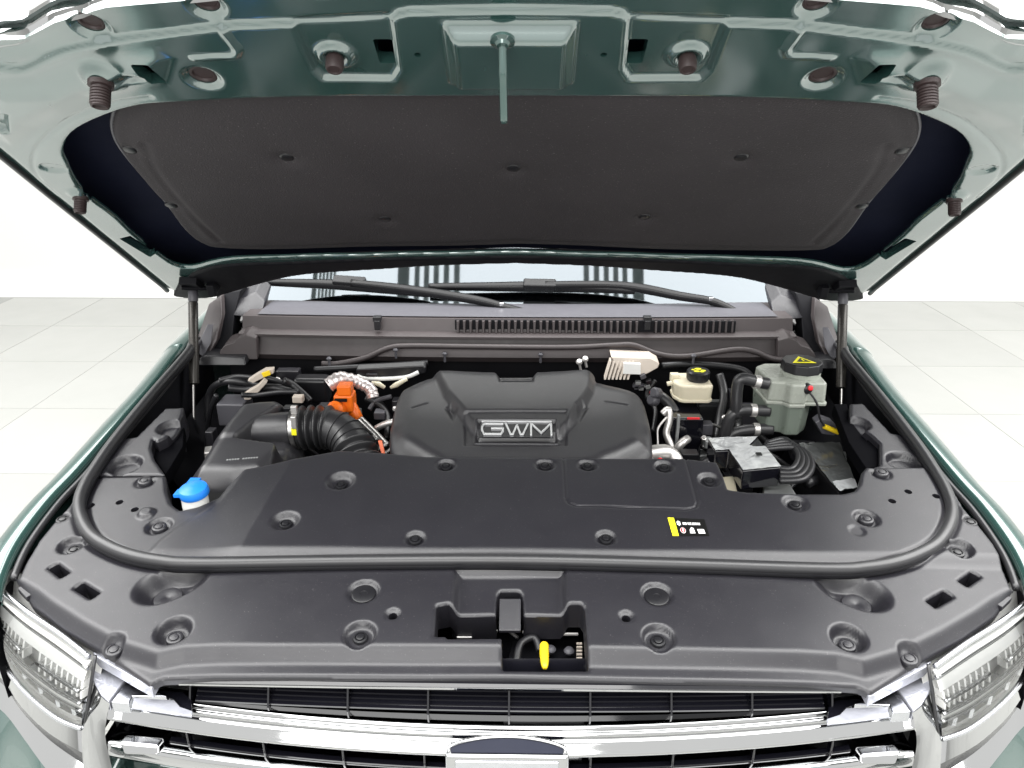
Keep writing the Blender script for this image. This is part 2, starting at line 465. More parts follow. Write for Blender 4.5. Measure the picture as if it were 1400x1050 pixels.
# ---------------- radiator cover (the big moulded deck)
LOW = -0.020
D = DK.px
front_l = [D(22, 796, LOW), D(45, 829, LOW), D(86, 860, LOW), D(134, 888, LOW), D(204, 936, LOW), D(212, 932, LOW), D(222, 928, LOW), D(291, 926, LOW), (0.0, D(697, 928, LOW)[1])]
side_l = [D(117, 650), D(94, 690), D(72, 713), D(52, 737), D(34, 767), D(24, 790)]
rear = [D(117, 650), D(226, 650), D(228, 672), D(234, 688), D(246, 697), D(270, 692), D(298, 680), D(313, 662), D(333, 643), D(399, 634), D(464, 623), D(520, 626), D(581, 631), D(700, 633), D(933, 634),
        D(979, 639), D(987, 655), D(994, 676), D(1020, 680), D(1094, 682), D(1150, 681), D(1166, 677), D(1173, 668), D(1176, 652), D(1182, 645), D(1262, 643)]
outline = rear + [mir(p) for p in side_l] + [mir(p) for p in front_l] + front_l[::-1][1:] + side_l[::-1][:-1]
deck_sd = sd_poly(outline)
fac0 = D(330, 755); _f1 = D(398, 640); _fd = (_f1[0] - fac0[0], _f1[1] - fac0[1]); _fl = math.hypot(*_fd); fac_n = (_fd[1] / _fl, -_fd[0] / _fl)
hole_poly = [D(597, 832, -0.004), D(613.5, 829, -0.004), D(624, 839, -0.01), D(678, 839, -0.012), D(680, 812, -0.012), D(684, 806, -0.012), D(710, 806, -0.012), D(714, 812, -0.012), D(716, 839, -0.012), D(769, 839, -0.01), D(778, 829, -0.004), D(794, 829, -0.004), D(799, 836, -0.004),
             D(804, 918, LOW), D(687, 918, LOW), D(686, 881, -0.012), D(612, 880, -0.010), D(609, 871, 0), D(594, 871, 0)]
hole_sd = sd_poly(hole_poly)
low_edge = [D(30, 793), D(48, 804), D(69, 820), D(113, 848), D(165, 877), D(215, 893), D(250, 886), D(300, 884), (0.0, D(697, 886)[1])]
low_poly = low_edge + [mir(p) for p in low_edge[::-1][1:]] + [(1.2, -0.2), (1.2, -0.9), (-1.2, -0.9), (-1.2, -0.2)]
low_sd = sd_poly(low_poly)
tray = [D(619, 774), D(776, 774), D(781, 842), D(614, 842)]
tray_sd = sd_poly(tray)
plat = cr([D(185, 770), D(215, 738), D(245, 716), D(285, 692), D(305, 672), D(330, 640)], 4)
plat_sd = sd_poly([(-3, -1)] + [(p[0], -1) if i == 0 else p for i, p in enumerate([plat[0]] + plat)] + [(plat[-1][0], 1), (-3, 1)])
seal_px = [(262, 472), (254, 486), (206, 541), (161, 596), (137, 629), (117, 661), (108, 686), (111, 709), (124, 731), (146, 746), (178, 759), (219, 767), (274, 770), (480, 767)]
seal_ab = [D(x, y, 0.010) for x, y in seal_px] + [(0.0, D(700, 766, 0.010)[1])]
seal_ab = seal_ab + [mir(p) for p in seal_ab[::-1][1:]]
seal_ln = sd_line(cr(seal_ab, 3))
acc = [D(770, 625), D(773, 688), D(777, 696), D(788, 700), D(938, 704), D(950, 701), D(953, 693), D(934, 625)]
acc_sd = sd_poly(acc)
# (centre px, well radius m, depth m, edge softness, clip)   clip: 0 none / 1 flat / 2 tall
wells = []
def well(px, py, r, dep, soft, clip=1, m=False, off=(0, 0), ell=1.0, clip_h=0.0):
    c = D(px, py); wells.append((c, r, dep, soft, clip, off, ell, clip_h))
    if m: wells.append((mir(c), r, dep, soft, clip, (-off[0], off[1]), ell, clip_h))
well(467, 664, 0.032, 0.013, 0.017, 1, off=(0, -0.003)); well(391, 719, 0.029, 0.012, 0.015, 1)
for x, y in ((610, 643), (745, 643), (803, 643), (907, 645)): well(x, y, 0.0225, 0.0075, 0.0085, 1)
well(969, 663, 0.0255, 0.008, 0.010, 1); well(1086, 695, 0.0255, 0.008, 0.010, 1)
well(568, 744, 0.0215, 0.007, 0.0085, 1); well(828, 743, 0.0215, 0.007, 0.0085, 1)
well(217, 719, 0.0235, 0.008, 0.004, 2); well(1183, 715, 0.0235, 0.008, 0.004, 2)
well(198, 658, 0.0205, 0.003, 0.003, 2); well(1203, 653, 0.0205, 0.003, 0.003, 2)
well(97, 743, 0.024, 0.012, 0.006, 1, m=True, off=(0.004, -0.004))
well(84, 706, 0.0125, 0.008, 0.003, 1, m=True)
well(497, 810, 0.0265, 0.007, 0.004, 0, m=True)
well(537, 841, 0.0125, 0.005, 0.004, 0, m=True)
well(492, 868, 0.0265, 0.012, 0.006, 1, m=True)
well(237, 862, 0.029, 0.020, 0.010, 2, m=True, off=(0.0, -0.003))
well(152, 878, 0.021, 0.012, 0.008, 2, m=True)
bumps = [(D(200, 702), 0.017, 0.008, 0.006), (D(1170, 732), 0.015, -0.002, 0.003)]
funnel_c = D(228, 812, -0.02)
slots = []
for (cx, cy, w_, h_, an) in ((80, 778, 0.021, 0.0085, -34), (118, 806, 0.024, 0.0090, -30)):
    c = D(cx, cy); slots.append((c, w_, h_, R(an))); slots.append((mir(c), w_, h_, R(-an)))
pits = [D(163, 686), D(184, 696), D(124, 690), D(1218, 691), D(1240, 678), D(1278, 684), D(537, 842), mir(D(537, 842))]
def deck_out(a, b):
    s = np.maximum(deck_sd(a, b), -hole_sd(a, b))
    for (c, w_, h_, an) in slots: s = np.maximum(s, -sd_box(a, b, c[0], c[1], w_, h_, an, 0.002))
    for c in pits: s = np.maximum(s, 0.0072 - np.hypot(a - c[0], (b - c[1])))
    return s
DEPTH_AT = {}
def deck_h(a, b):
    h = np.zeros(a.shape)
    # raised centre section behind the seal
    ps = np.clip(((a - fac0[0]) * fac_n[0] + (b - fac0[1]) * fac_n[1]) / 0.105 + 1, 0, 1); ps = ps * ps * (1.35 - 0.35 * ps)
    h += (0.0035 * sm(0.0, 0.016, plat_sd(a, b)) + 0.0085 * ps) * sm(0.0, 0.03, b - seal_ab[len(seal_ab) // 2][1])
    # gentle crown and moulding unevenness
    h += 0.006 * (1 - (a / 0.85) ** 2) - 0.003
    h += 0.0006 * np.sin(a * 19 + 1.3) * np.sin(b * 23 + 0.4)
    # front ledge
    h += LOW * (1 - sm(-0.020, 0.006, low_sd(a, b)))
    # latch tray
    ts = tray_sd(a, b)
    h -= 0.018 * (1 - sm(-0.017, 0.0, ts))
    # ditch for the seal
    sl = seal_ln(a, b)
    h -= 0.004 * (1 - sm(0.013, 0.018, sl))
    # access panel joint
    h -= 0.0035 * (1 - sm(0.0008, 0.0034, np.abs(acc_sd(a, b))))
    # funnel pockets
    for sg in (1, -1):
        fa = (a * sg - funnel_c[0]); fb = b - funnel_c[1]
        # long axis leans back towards the centre
        c_, s_ = math.cos(R(28)), math.sin(R(28))
        x = fa * c_ + fb * s_; y = -fa * s_ + fb * c_
        x2 = np.where(x > 0, x / 0.078, x / 0.052); y2 = y / 0.044
        rr = np.hypot(x2, y2)
        h -= 0.034 * (1 - sm(0.42, 1.0, rr))
    for (c, r_, dep, soft, clip, off, ell, ch) in wells:
        d = np.hypot(a - c[0], b - c[1]); h -= dep * (1 - sm(r_ - soft, r_, d))
    for (c, r_, dep, soft) in bumps:
        d = np.hypot(a - c[0], b - c[1]); h += dep * (1 - sm(r_ - soft, r_, d))
    # rounded outer edges
    h -= roll(np.minimum(np.abs(hole_sd(a, b)), np.abs(deck_sd(a, b))), 0.005)
    for (c, w_, h_, an) in slots:
        h -= roll(np.maximum(sd_box(a, b, c[0], c[1], w_, h_, an, 0.002), 0), 0.004)
    return h
bmin = min(p[1] for p in outline) - 0.01; bmax = max(p[1] for p in outline) + 0.01; amax = max(abs(p[0]) for p in outline) + 0.01
deck = hf('radiator_cover', DK, deck_out, deck_h, (-amax, amax, bmin, bmax), 0.0032, 'plastic', CAR, skirt=lambda a, b: np.where((b < D(697, 905, LOW)[1]) & (hole_sd(a, b) > 0.01) | (np.abs(a) > 0.42) & (low_sd(a, b) < 0.02), 0.010, 0.05))
lab(deck, 'moulded charcoal plastic cover across the front of the engine bay')
for (c, r_, dep, soft, clip, off, ell, ch) in wells:
    if not clip: continue
    p = (c[0] + off[0], c[1] + off[1]); hh = float(deck_h(np.array([p[0]]), np.array([p[1]]))[0])
    me = CLIP if clip == 1 else CLIP_TALL
    place('push_clip', me, DK.mat(p[0], p[1], hh + 0.0003, random.uniform(0, 6)), deck)
for sg in (1, -1):  # discs at the bottom of the funnels
    a, b = funnel_c[0] * sg, funnel_c[1]
    hh = float(deck_h(np.array([a]), np.array([b]))[0])
    o = MB().lathe([(0.024, -0.004), (0.024, 0.003), (0.0225, 0.0042), (0.005, 0.0042), (0.004, 0.0036), (0.0003, 0.0036)], seg=28).build('funnel_plug', 'plastic', deck)
    o.matrix_local = DK.mat(a, b, hh + 0.001)
for (c, r_, dep) in ((D(497, 810), 0.020, 0.007), ((-D(497, 810)[0], D(497, 810)[1]), 0.020, 0.007)):
    hh = float(deck_h(np.array([c[0]]), np.array([c[1]]))[0])
    o = MB().lathe([(0.0195, -0.002), (0.0195, 0.0015), (0.018, 0.0022), (0.006, 0.0022), (0.0055, 0.0014), (0.0003, 0.0014)], seg=28).build('blank_plug', 'plastic_black', deck)
    o.matrix_local = DK.mat(c[0], c[1], hh + 0.0005)
# dark pan below slots and holes so that they read as deep
pan = MB().prism([DK.w(x, y, -0.062) for x, y in ((-0.80, -0.26), (0.80, -0.26), (0.80, -0.06), (0.70, -0.06), (0.64, -0.02), (-0.60, -0.02), (-0.70, -0.06), (-0.80, -0.06))], DK.n * -0.02)
# tabs at the lamp edge
for sg in (1, -1):
    a, b = D(44, 808, LOW); o = MB().box((0, 0, 0.006), (0.034, 0.030, 0.012)).build('lamp_tab', 'plastic', deck, bev=0.002)
    o.matrix_local = DK.mat(a * sg, b, LOW - 0.004, sg * R(-38))
# warning label
la = [D(912, 713, 0.006), D(962, 715, 0.006), D(969, 738, 0.006), D(919, 738.5, 0.006)]
def lab_pt(u, v, h=0.0):
    p = [(la[0][0] + (la[1][0] - la[0][0]) * u, la[0][1] + (la[1][1] - la[0][1]) * u), (la[3][0] + (la[2][0] - la[3][0]) * u, la[3][1] + (la[2][1] - la[3][1]) * u)]
    a = p[0][0] + (p[1][0] - p[0][0]) * v; b = p[0][1] + (p[1][1] - p[0][1]) * v
    hh = float(deck_h(np.array([a]), np.array([b]))[0])
    return DK.w(a, b, hh + h)
wlab = MB().prism([lab_pt(*q, 0.0003) for q in ((0, 0), (1, 0), (1, 1), (0, 1))], DK.n * 0.0007).build('warning_label', 'label_black', deck, smooth=False)
lab(wlab, 'black warning label with yellow stripe and small white symbols')
def lab_print(poly, m, h=0.0012):
    return MB().add([lab_pt(u, v, h) for u, v in poly], [tuple(range(len(poly)))[::-1]])
def circ(u, v, ru, rv, n=14): return [(u + ru * math.cos(2 * math.pi * k / n), v + rv * math.sin(2 * math.pi * k / n)) for k in range(n)]
bl = lab_print([(0, 0), (0.17, 0), (0.17, 1), (0, 1)], 'yellow_print')
pr_y = bl.build('label_print', 'yellow_print', deck, smooth=False)
wp = MB()
star = [(0.26 + (0.062 if k % 2 else 0.045) * math.cos(math.pi * k / 6), 0.30 + (0.16 if k % 2 else 0.115) * math.sin(math.pi * k / 6)) for k in range(12)]
def addp(mb, poly, h=0.0012): mb.add([lab_pt(u, v, h) for u, v in poly], [tuple(range(len(poly)))[::-1]])
addp(wp, star)
x = 0.37
for wv in (0.035, 0.03, 0.04, 0.012, 0.03, 0.03, 0.035, 0.012, 0.03, 0.03, 0.02, 0.035, 0.02, 0.03, 0.03):   # the tiny line of lettering
    addp(wp, [(x, 0.24), (x + wv * 0.8, 0.24), (x + wv * 0.8, 0.38), (x, 0.38)]) if wv > 0.015 else None
    x += wv * 1.15
addp(wp, [(0.50, 0.86), (0.51, 0.66), (0.57, 0.52), (0.63, 0.56), (0.64, 0.86)])
addp(wp, [(0.72, 0.62), (0.90, 0.62), (0.91, 0.88), (0.73, 0.88)])
addp(wp, circ(0.325, 0.70, 0.075, 0.16)); wp.build('label_print', 'white_print', deck, smooth=False)
rp = MB(); addp(rp, circ(0.325, 0.70, 0.062, 0.135), 0.0016); rp.build('label_print', 'red', deck, smooth=False)
wp = MB(); addp(wp, circ(0.325, 0.70, 0.025, 0.10), 0.0020); wp.build('label_print', 'white_print', deck, smooth=False)

# striker guide in the latch opening
sg_ = [DK.pxw(683, 818, -0.012), DK.pxw(712, 818, -0.012), DK.pxw(712, 862, -0.024), DK.pxw(682, 862, -0.024)]
MB().prism(sg_, DK.n * -0.006).build('striker_guide', 'plastic', deck, bev=0.0015)

# ---------------- rubber weather seal
sp = [DK.w(a, b, 0.0105) for a, b in cr(seal_ab, 6)]
seal = MB().tube(sp, 0.0108, 14)
seal_o = seal.build('weather_seal', 'rubber', CAR, auto=False); lab(seal_o, 'thick black rubber seal curving round the engine bay')
lip = MB().tube([DK.w(a, b, 0.003) for a, b in cr([(x * 1.0, y) for x, y in seal_ab], 5)], 0.0118, 8).build('seal_lip', 'plastic_black', seal_o, auto=False)

# ---------------- rear side covers beside the bay
tl = [(117, 649), (135, 628), (160, 601), (186, 597), (226, 558), (251, 557), (250, 566), (240, 585), (228, 597), (214, 604), (209, 599), (206, 612), (211, 628), (226, 649)]
pockets = [(D(233, 582), 0.030, 0.016), (D(170, 633), 0.034, 0.018)]
trs = [(1262, 642.5), (1180, 643), (1203, 636), (1203, 606), (1190, 594), (1176, 585), (1162, 568), (1162, 552), (1180, 551), (1219, 592), (1245, 596), (1270, 622)]
trr_pockets = [(D(1172, 577), 0.030, 0.016), (D(1236, 628), 0.034, 0.018)]
for nm, pl, pk in (('l', tl, pockets), ('r', trs, trr_pockets)):
    pp = [D(x, y, -0.004) for x, y in pl]; sdp = sd_poly(pp)
    def hfn(a, b, sdp=sdp, pk=pk):
        h = np.full(a.shape, -0.004)
        for (c, r_, dep) in pk:
            d = np.hypot((a - c[0]), (b - c[1])); h -= dep * (1 - sm(r_ - 0.006, r_, d))
        return h - roll(np.maximum(-sdp(a, b), 0), 0.004)
    e = (min(p[0] for p in pp) - .01, max(p[0] for p in pp) + .01, min(p[1] for p in pp) - .01, max(p[1] for p in pp) + .01)
    o = hf('side_cover', DK, sdp, hfn, e, 0.0035, 'plastic', CAR, skirt=0.06)
    lab(o, 'plastic side cover with two round pockets beside the %s' % ('air filter box' if nm == 'l' else 'coolant tank'))

# ---------------- hood (underside facing the viewer)
U = HD.px
rear_l = [(0.0, U(697, 358)[1]), U(600, 361), U(523, 366), U(420, 373), U(365, 384), U(317, 398), U(290, 405), U(259, 406), U(238, 403)]
side_h = [U(222, 396), U(178, 361), U(69, 275), U(0, 219.5), U(-75, 161), U(-92, 138)]
front_h = [U(-80, 104), U(-40, 78), U(0, 66), U(31, 64), U(72, 40), U(113, 29), U(144, 18), U(247, 9), U(400, -4), (0.0, U(697, -10)[1])]
half = rear_l + side_h + front_h
hood_out = cr(rear_l, 3) + [tuple(p) for p in side_h] + cr(front_h, 2)
hood_poly = hood_out + [mir(p) for p in hood_out[::-1][1:-1]]
hood_sd = sd_poly(hood_poly)
op_l = [(0.0, U(697, 133)[1]), U(400, 134), U(240, 141), U(182, 147), U(130, 164), U(97, 184), U(86, 206), U(92, 223), U(103, 247), U(123, 271), U(158, 298), U(182, 321), U(215, 347), U(238, 362), U(262, 366), U(300, 357), U(360, 353), U(500, 350), (0.0, U(697, 346)[1])]
op = cr(op_l, 3); open_poly = op + [mir(p) for p in op[::-1][1:-1]]
open_sd = sd_poly(open_poly)
def bothsides(p): return [p, mir(p)]
h_slots = []
for poly in ([(178, 83), (203, 83), (228, 112), (207, 112)], [(509, 60), (536, 60), (541, 92), (519, 92)], [(163, 326), (178, 322), (214, 346), (205, 352)]):
    q = [U(*p) for p in poly]; h_slots += [sd_poly(q), sd_poly([mir(p) for p in q])]
h_holes = []   # round access holes (plugs sit in them)
for (x, y, r_) in ((281, 17, 0.0165), (122, 44, 0.0175), (277, 108, 0.0195), (433, -14, 0.016)):
    for c in bothsides(U(x, y)): h_holes.append((c, r_))
small_h = [c for xy in ((571, 75),) for c in bothsides(U(*xy))]
trap = [U(590, 27), U(783, 27), U(778, 116), U(607, 117)]
tx = (U(590, 27)[0] - U(783, 27)[0]) / 2
trap_s = [(tx, trap[0][1]), (-tx, trap[0][1]), ((trap[2][0] - trap[3][0]) / 2, trap[2][1]), ((trap[3][0] - trap[2][0]) / 2, trap[2][1])]
trap_sd = sd_poly(trap_s)
beam_line = cr([U(-60, 96), U(0, 97), U(34, 99), U(86, 75), U(154, 61), U(226, 51), U(330, 40), U(520, 33), U(560, 22), (0.0, U(697, 19)[1])], 3)
beam_poly = beam_line + [mir(p) for p in beam_line[::-1][1:]] + [(3, 3), (-3, 3)]
beam_sd = sd_poly(beam_poly)
stops = [(140, 100, 0.0138, 0.033), (111, 266, 0.0112, 0.028)]
cones = [(458, 80)]
groove = sd_line(cr([U(205, 133), U(150, 142), U(100, 160), U(66, 185), U(46, 212), U(50, 240), U(80, 268)], 4))
lbead = sd_line([U(302, 39), U(325, 68), U(322, 76), U(265, 79)])
chan = [U(395, 30), U(425, 98), U(440, 112), U(540, 112), U(550, 96), U(540, 24)]
chan_sd = sd_poly(chan)
edge_pocket = sd_poly([U(-30, 146), U(14, 149), U(16, 178), U(-30, 170)])
oval = U(72, 230)
pillow = sd_poly([U(-40, 108), U(40, 104), U(100, 78), U(160, 66), U(215, 60), U(245, 80), U(235, 118), U(140, 140), U(60, 178), U(20, 205), U(-50, 165)])
def hood_h(a, b):
    a = -np.abs(a)
    h = np.zeros(a.shape)
    h += 0.0005 * np.sin(a * 31) * np.sin(b * 27 + 1)
    # front rail steps back (away from the viewer) ahead of the beam line
    h -= 0.008 * (1 - sm(-0.007, 0.0, beam_sd(a, b)))
    # latch recess
    t = trap_sd(a, b); h += 0.022 * (1 - sm(-0.022, 0.0, t))
    # shallow channels either side of the latch
    h -= 0.007 * (1 - sm(-0.010, 0.0, chan_sd(a, b)))
    # swelling around the corner stop
    h += 0.010 * (1 - sm(-0.05, 0.0, pillow(a, b)))
    h -= 0.0025 * (1 - sm(0.0, 0.006, groove(a, b)))
    h += 0.004 * (1 - sm(0.0015, 0.0065, lbead(a, b)))
    h -= 0.014 * (1 - sm(-0.010, 0.0, edge_pocket(a, b)))
    for (x, y, r_, L) in stops:
        c = U(x, y); d = np.hypot(a - c[0], b - c[1]); h += 0.010 * (1 - sm(r_ * 1.05, r_ * 2.6, d))
        # triangular pressing running away from the stop
        d2 = np.hypot((a - c[0] - 0.03) * 0.8, (b - c[1] + 0.004) * 2.2); h -= 0.008 * (1 - sm(0.010, 0.030, d2))
    for (x, y) in cones:
        c = U(x, y); d = np.hypot(a - c[0], b - c[1]); h += 0.009 * (1 - sm(0.020, 0.030, d)) - 0.005 * (1 - sm(0.012, 0.018, d))
    d = np.hypot((a - oval[0]), (b - oval[1]) * 1.5); h -= 0.005 * (1 - sm(0.020, 0.026, d))
    for (c, r_) in h_holes[::2]:
        d = np.hypot(a - c[0], b - c[1]); h -= 0.006 * (1 - sm(r_, r_ + 0.010, d))
    # rolled lip into the opening and around the rim
    h -= roll(np.abs(open_sd(a, b)), 0.005)
    h -= 0.012 * (1 - sm(0.0, 0.035, -hood_sd(a, b))) * sm(0.0, -0.15, b - hb1 + 0.05)
    # inward draw towards the rear rail
    return h
def hood_outl(a, b):
    s = np.maximum(hood_sd(a, b), -open_sd(a, b))
    for f in h_slots: s = np.maximum(s, -f(a, b))
    for (c, r_) in h_holes: s = np.maximum(s, r_ - np.hypot(a - c[0], b - c[1]))
    for c in small_h: s = np.maximum(s, 0.005 - np.hypot(a - c[0], b - c[1]))
    return s
ha = max(abs(p[0]) for p in hood_poly) + 0.01; hb0 = min(p[1] for p in hood_poly) - 0.01; hb1 = max(p[1] for p in hood_poly) + 0.01
hood = hf('hood', HD, hood_outl, hood_h, (-ha, ha, hb0, hb1), 0.0036, 'paint_under', CAR, skirt=lambda a, b: np.where(np.abs(open_sd(a, b)) < 0.01, 0.004, 0.018))
lab(hood, 'raised dark green hood seen from below with dark insulation pad')
# outer skin, a bowed sheet behind the pressing
def skin_h(a, b):
    e = np.clip(-hood_sd(a, b) / 0.16, 0, 1)
    return -0.034 - 0.030 * (1 - (1 - e) ** 2)
skin_in = hf('outer_skin', HD, lambda a, b: hood_sd(a, b) + 0.004, skin_h, (-ha, ha, hb0, hb1), 0.012, 'skin_inside', hood)
lab(skin_in, 'dark navy inner face of the hood outer skin')
skin_out = hf('outer_skin', HD, lambda a, b: hood_sd(a, b) - 0.006, lambda a, b: skin_h(a, b) * 1.0 - 0.004, (-ha - .02, ha + .02, hb0 - .02, hb1 + .02), 0.012, 'paint', hood, back=True)
# black rubber line along the hood edge
es = [HD.w(a, b, -0.010) for a, b in [U(228, 402)] + [tuple(p) for p in side_h[:-1]]]
for sg in (1, -1):
    MB().tube([Vector((p.x * sg, p.y, p.z)) for p in es], 0.0065, 8).build('edge_seal', 'rubber', hood, auto=False)
    # pale painted hem outside it
    MB().tube([Vector((p.x * sg * 1.008, p.y, p.z)) - HD.n * 0.018 for p in es], 0.008, 8).build('hem', 'paint', hood, auto=False)
# chrome strip along the nose of the hood
nose = [(-95, 118), (-80, 96), (-40, 70), (0, 56), (31, 50), (72, 27), (113, 16), (144, 6), (247, -3), (400, -16), (697, -22)]
n1 = [HD.w(*U(x, y + 9, -0.012), -0.012) for x, y in nose]; n2 = [HD.w(*U(x, y - 8, -0.02), -0.022) for x, y in nose]; n3 = [HD.w(*U(x, y - 24, -0.05), -0.058) for x, y in nose]
def full_row(r_):
    L = crv(r_[:-1] + [Vector((0.0, r_[-1].y, r_[-1].z))], 3)
    return L + [Vector((-p.x, p.y, p.z)) for p in L[::-1][1:]]
nm = MB().grid([full_row(n1), full_row(n2), full_row(n3)])
lab(nm.build('nose_strip', 'chrome', hood), 'bright chrome strip along the leading edge of the hood')

# black strip added over the green rear lip, standing in for its shade
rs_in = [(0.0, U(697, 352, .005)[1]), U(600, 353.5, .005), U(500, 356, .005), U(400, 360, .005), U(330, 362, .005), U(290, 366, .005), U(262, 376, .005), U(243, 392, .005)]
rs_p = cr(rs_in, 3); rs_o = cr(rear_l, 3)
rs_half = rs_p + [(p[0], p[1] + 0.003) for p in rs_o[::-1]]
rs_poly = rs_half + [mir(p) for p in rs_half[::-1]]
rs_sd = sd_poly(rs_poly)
rshade = hf('rear_shade_strip', HD, rs_sd, lambda a, b: 0.006 - roll(np.maximum(-rs_sd(a, b), 0), 0.004), (-ha, ha, hb0, 0.45), 0.005, 'bay_dark', hood, skirt=0.02)
lab(rshade, 'black strip standing in for shade along the rear edge of the hood')
# insulation pad
pad_l = [(0.0, U(697, 120)[1]), U(300, 122), U(215, 126), U(180, 140), U(160, 158), U(152, 176), U(152, 196), U(163, 219), U(192, 254), U(226, 291), U(254, 327), U(276, 343), U(305, 349), U(400, 350), (0.0, U(697, 343)[1])]
pd = cr(pad_l, 4); pad_poly = pd + [mir(p) for p in pd[::-1][1:-1]]
pad_sd = sd_poly(pad_poly)
pclips = [U(391, 225), U(176, 218), U(233, 291), (0.0, U(695, 241)[1]), U(526, 307)]
pclips = pclips + [mir(p) for p in (pclips[0], pclips[1], pclips[2], pclips[4])]
pin = sd_line(cr([U(196, 205), U(215, 245), U(262, 300), U(300, 336)], 4))
def pad_h(a, b):
    s = -pad_sd(a, b)
    h = -0.014 - roll(np.maximum(s, 0), 0.010)
    h += 0.004 * sm(0.02, 0.05, s)
    h += 0.004 * np.sin(a * 4.2 + 0.5) * np.sin(b * 7 + 1) + 0.0012 * np.sin(a * 14) * np.sin(b * 17)
    h -= 0.004 * (1 - sm(0.0, 0.014, pin(-np.abs(a), b)))
    for c in pclips:
        d = np.hypot(a - c[0], b - c[1]); h -= 0.007 * np.exp(-(d / 0.022) ** 2)
    return h
pa_ = max(abs(p[0]) for p in pad_poly) + .01
pad = hf('insulation_pad', HD, pad_sd, pad_h, (-pa_, pa_, min(p[1] for p in pad_poly) - .01, max(p[1] for p in pad_poly) + .01), 0.005, 'felt', hood, skirt=0.018)
lab(pad, 'dark grey felt insulation pad on the hood underside')
bead = MB().tube([HD.w(a, b, -0.024) for a, b in pad_poly + pad_poly[:1]], 0.0035, 8, caps=False).build('pad_edge', 'plastic_grey', hood, auto=False)
pc = MB().lathe([(0.013, 0.0), (0.0125, 0.0025), (0.008, 0.004), (0.0005, 0.0045)], seg=18); pcm = pc.mesh('pad_clip'); pcm.materials.append(MATS['plastic_black']); pcm.polygons.foreach_set('use_smooth', [True] * len(pcm.polygons))
for c in pclips:
    hh = float(pad_h(np.array([c[0]]), np.array([c[1]]))[0]); place('pad_clip', pcm, HD.mat(c[0], c[1], hh), hood)
# plugs in the round holes
pg = MB().lathe([(0.0215, -0.001), (0.0215, 0.001), (0.0190, 0.0022), (0.0160, 0.0022), (0.0140, -0.002), (0.0005, -0.002)], seg=24); pgm = pg.mesh('hole_plug'); pgm.materials.append(MATS['rubber_stop']); pgm.polygons.foreach_set('use_smooth', [True] * len(pgm.polygons)); pgm.set_sharp_from_angle(angle=R(40))
for (c, r_) in h_holes:
    hh = float(hood_h(np.array([c[0] + r_ + 0.003]), np.array([c[1]]))[0])
    o = place('hole_plug', pgm, HD.mat(c[0], c[1], hh - 0.004) @ Matrix.Scale(r_ / 0.0205, 4), hood)
# ribbed rubber stops
for (x, y, r_, L) in stops:
    for c in bothsides(U(x, y)):
        hh = float(hood_h(np.array([c[0]]), np.array([c[1]]))[0])
        prof = [(r_ * 1.25, -0.004), (r_ * 1.25, 0.003), (r_ * 0.9, 0.004)]
        nr = 6
        for k in range(nr):
            z = 0.005 + (L - 0.008) * k / nr; dz = (L - 0.008) / nr
            prof += [(r_ * 0.88, z), (r_, z + dz * 0.2), (r_, z + dz * 0.75), (r_ * 0.88, z + dz * 0.95)]
        prof += [(r_ * 0.9, L - 0.001), (r_ * 0.72, L), (r_ * 0.55, L - 0.003), (0.0005, L - 0.004)]
        o = MB().lathe(prof, seg=22).build('rubber_stop', 'rubber_stop', hood); o.matrix_local = HD.mat(c[0], c[1], hh) @ Matrix.Rotation(R(8), 4, 'X')
for (x, y) in cones:
    for c in bothsides(U(x, y)):
        hh = float(hood_h(np.array([c[0]]), np.array([c[1]]))[0])
        o = MB().lathe([(0.0105, -0.003), (0.0105, 0.002), (0.0120, 0.003), (0.0128, 0.010), (0.0120, 0.019), (0.0105, 0.0215), (0.0080, 0.0215), (0.0075, 0.0200), (0.0005, 0.0200)], seg=22).build('conical_stop', 'rubber_stop', hood)
        o.matrix_local = HD.mat(c[0], c[1], hh)
# striker rod
s0 = HD.w(*U(687, 56, 0.020), 0.020); s2 = HD.w(*U(689, 168, 0.095), 0.095)
st = MB().tube(crv([s0, s0 + (s2 - s0) * 0.3 + HD.n * 0.006, (s0 + s2) * 0.5 + HD.n * 0.004, s2], 6), [0.0054] * 18 + [0.0048]).build('striker_rod', 'paint', hood, auto=False)
lab(st, 'green painted hood striker rod hanging from the latch recess')
MB().lathe([(0.016, 0.0), (0.016, 0.004), (0.010, 0.006), (0.0075, 0.010)], O=s0 - HD.n * 0.002, axis=HD.n).build('striker_base', 'paint', hood)
# hinge mounts in the rear corners of the hood
for sg in (1, -1):
    q = HD.pxw(262, 388, 0.012); q = Vector((q.x * sg, q.y, q.z))
    mb = MB().box(q, (0.045, 0.05, 0.02), Matrix.Rotation(R(-34), 3, 'X')); mb.box(q + Vector((0.045 * sg, 0.03, -0.008)), (0.02, 0.06, 0.03), Matrix.Rotation(R(20), 3, 'X')); mb.tube([q + Vector((-0.02 * sg, -0.02, -0.006)), q + Vector((0.05 * sg, 0.03, -0.02))], 0.006)
    mb.build('hinge_mount', 'bay_dark', hood, bev=0.004)

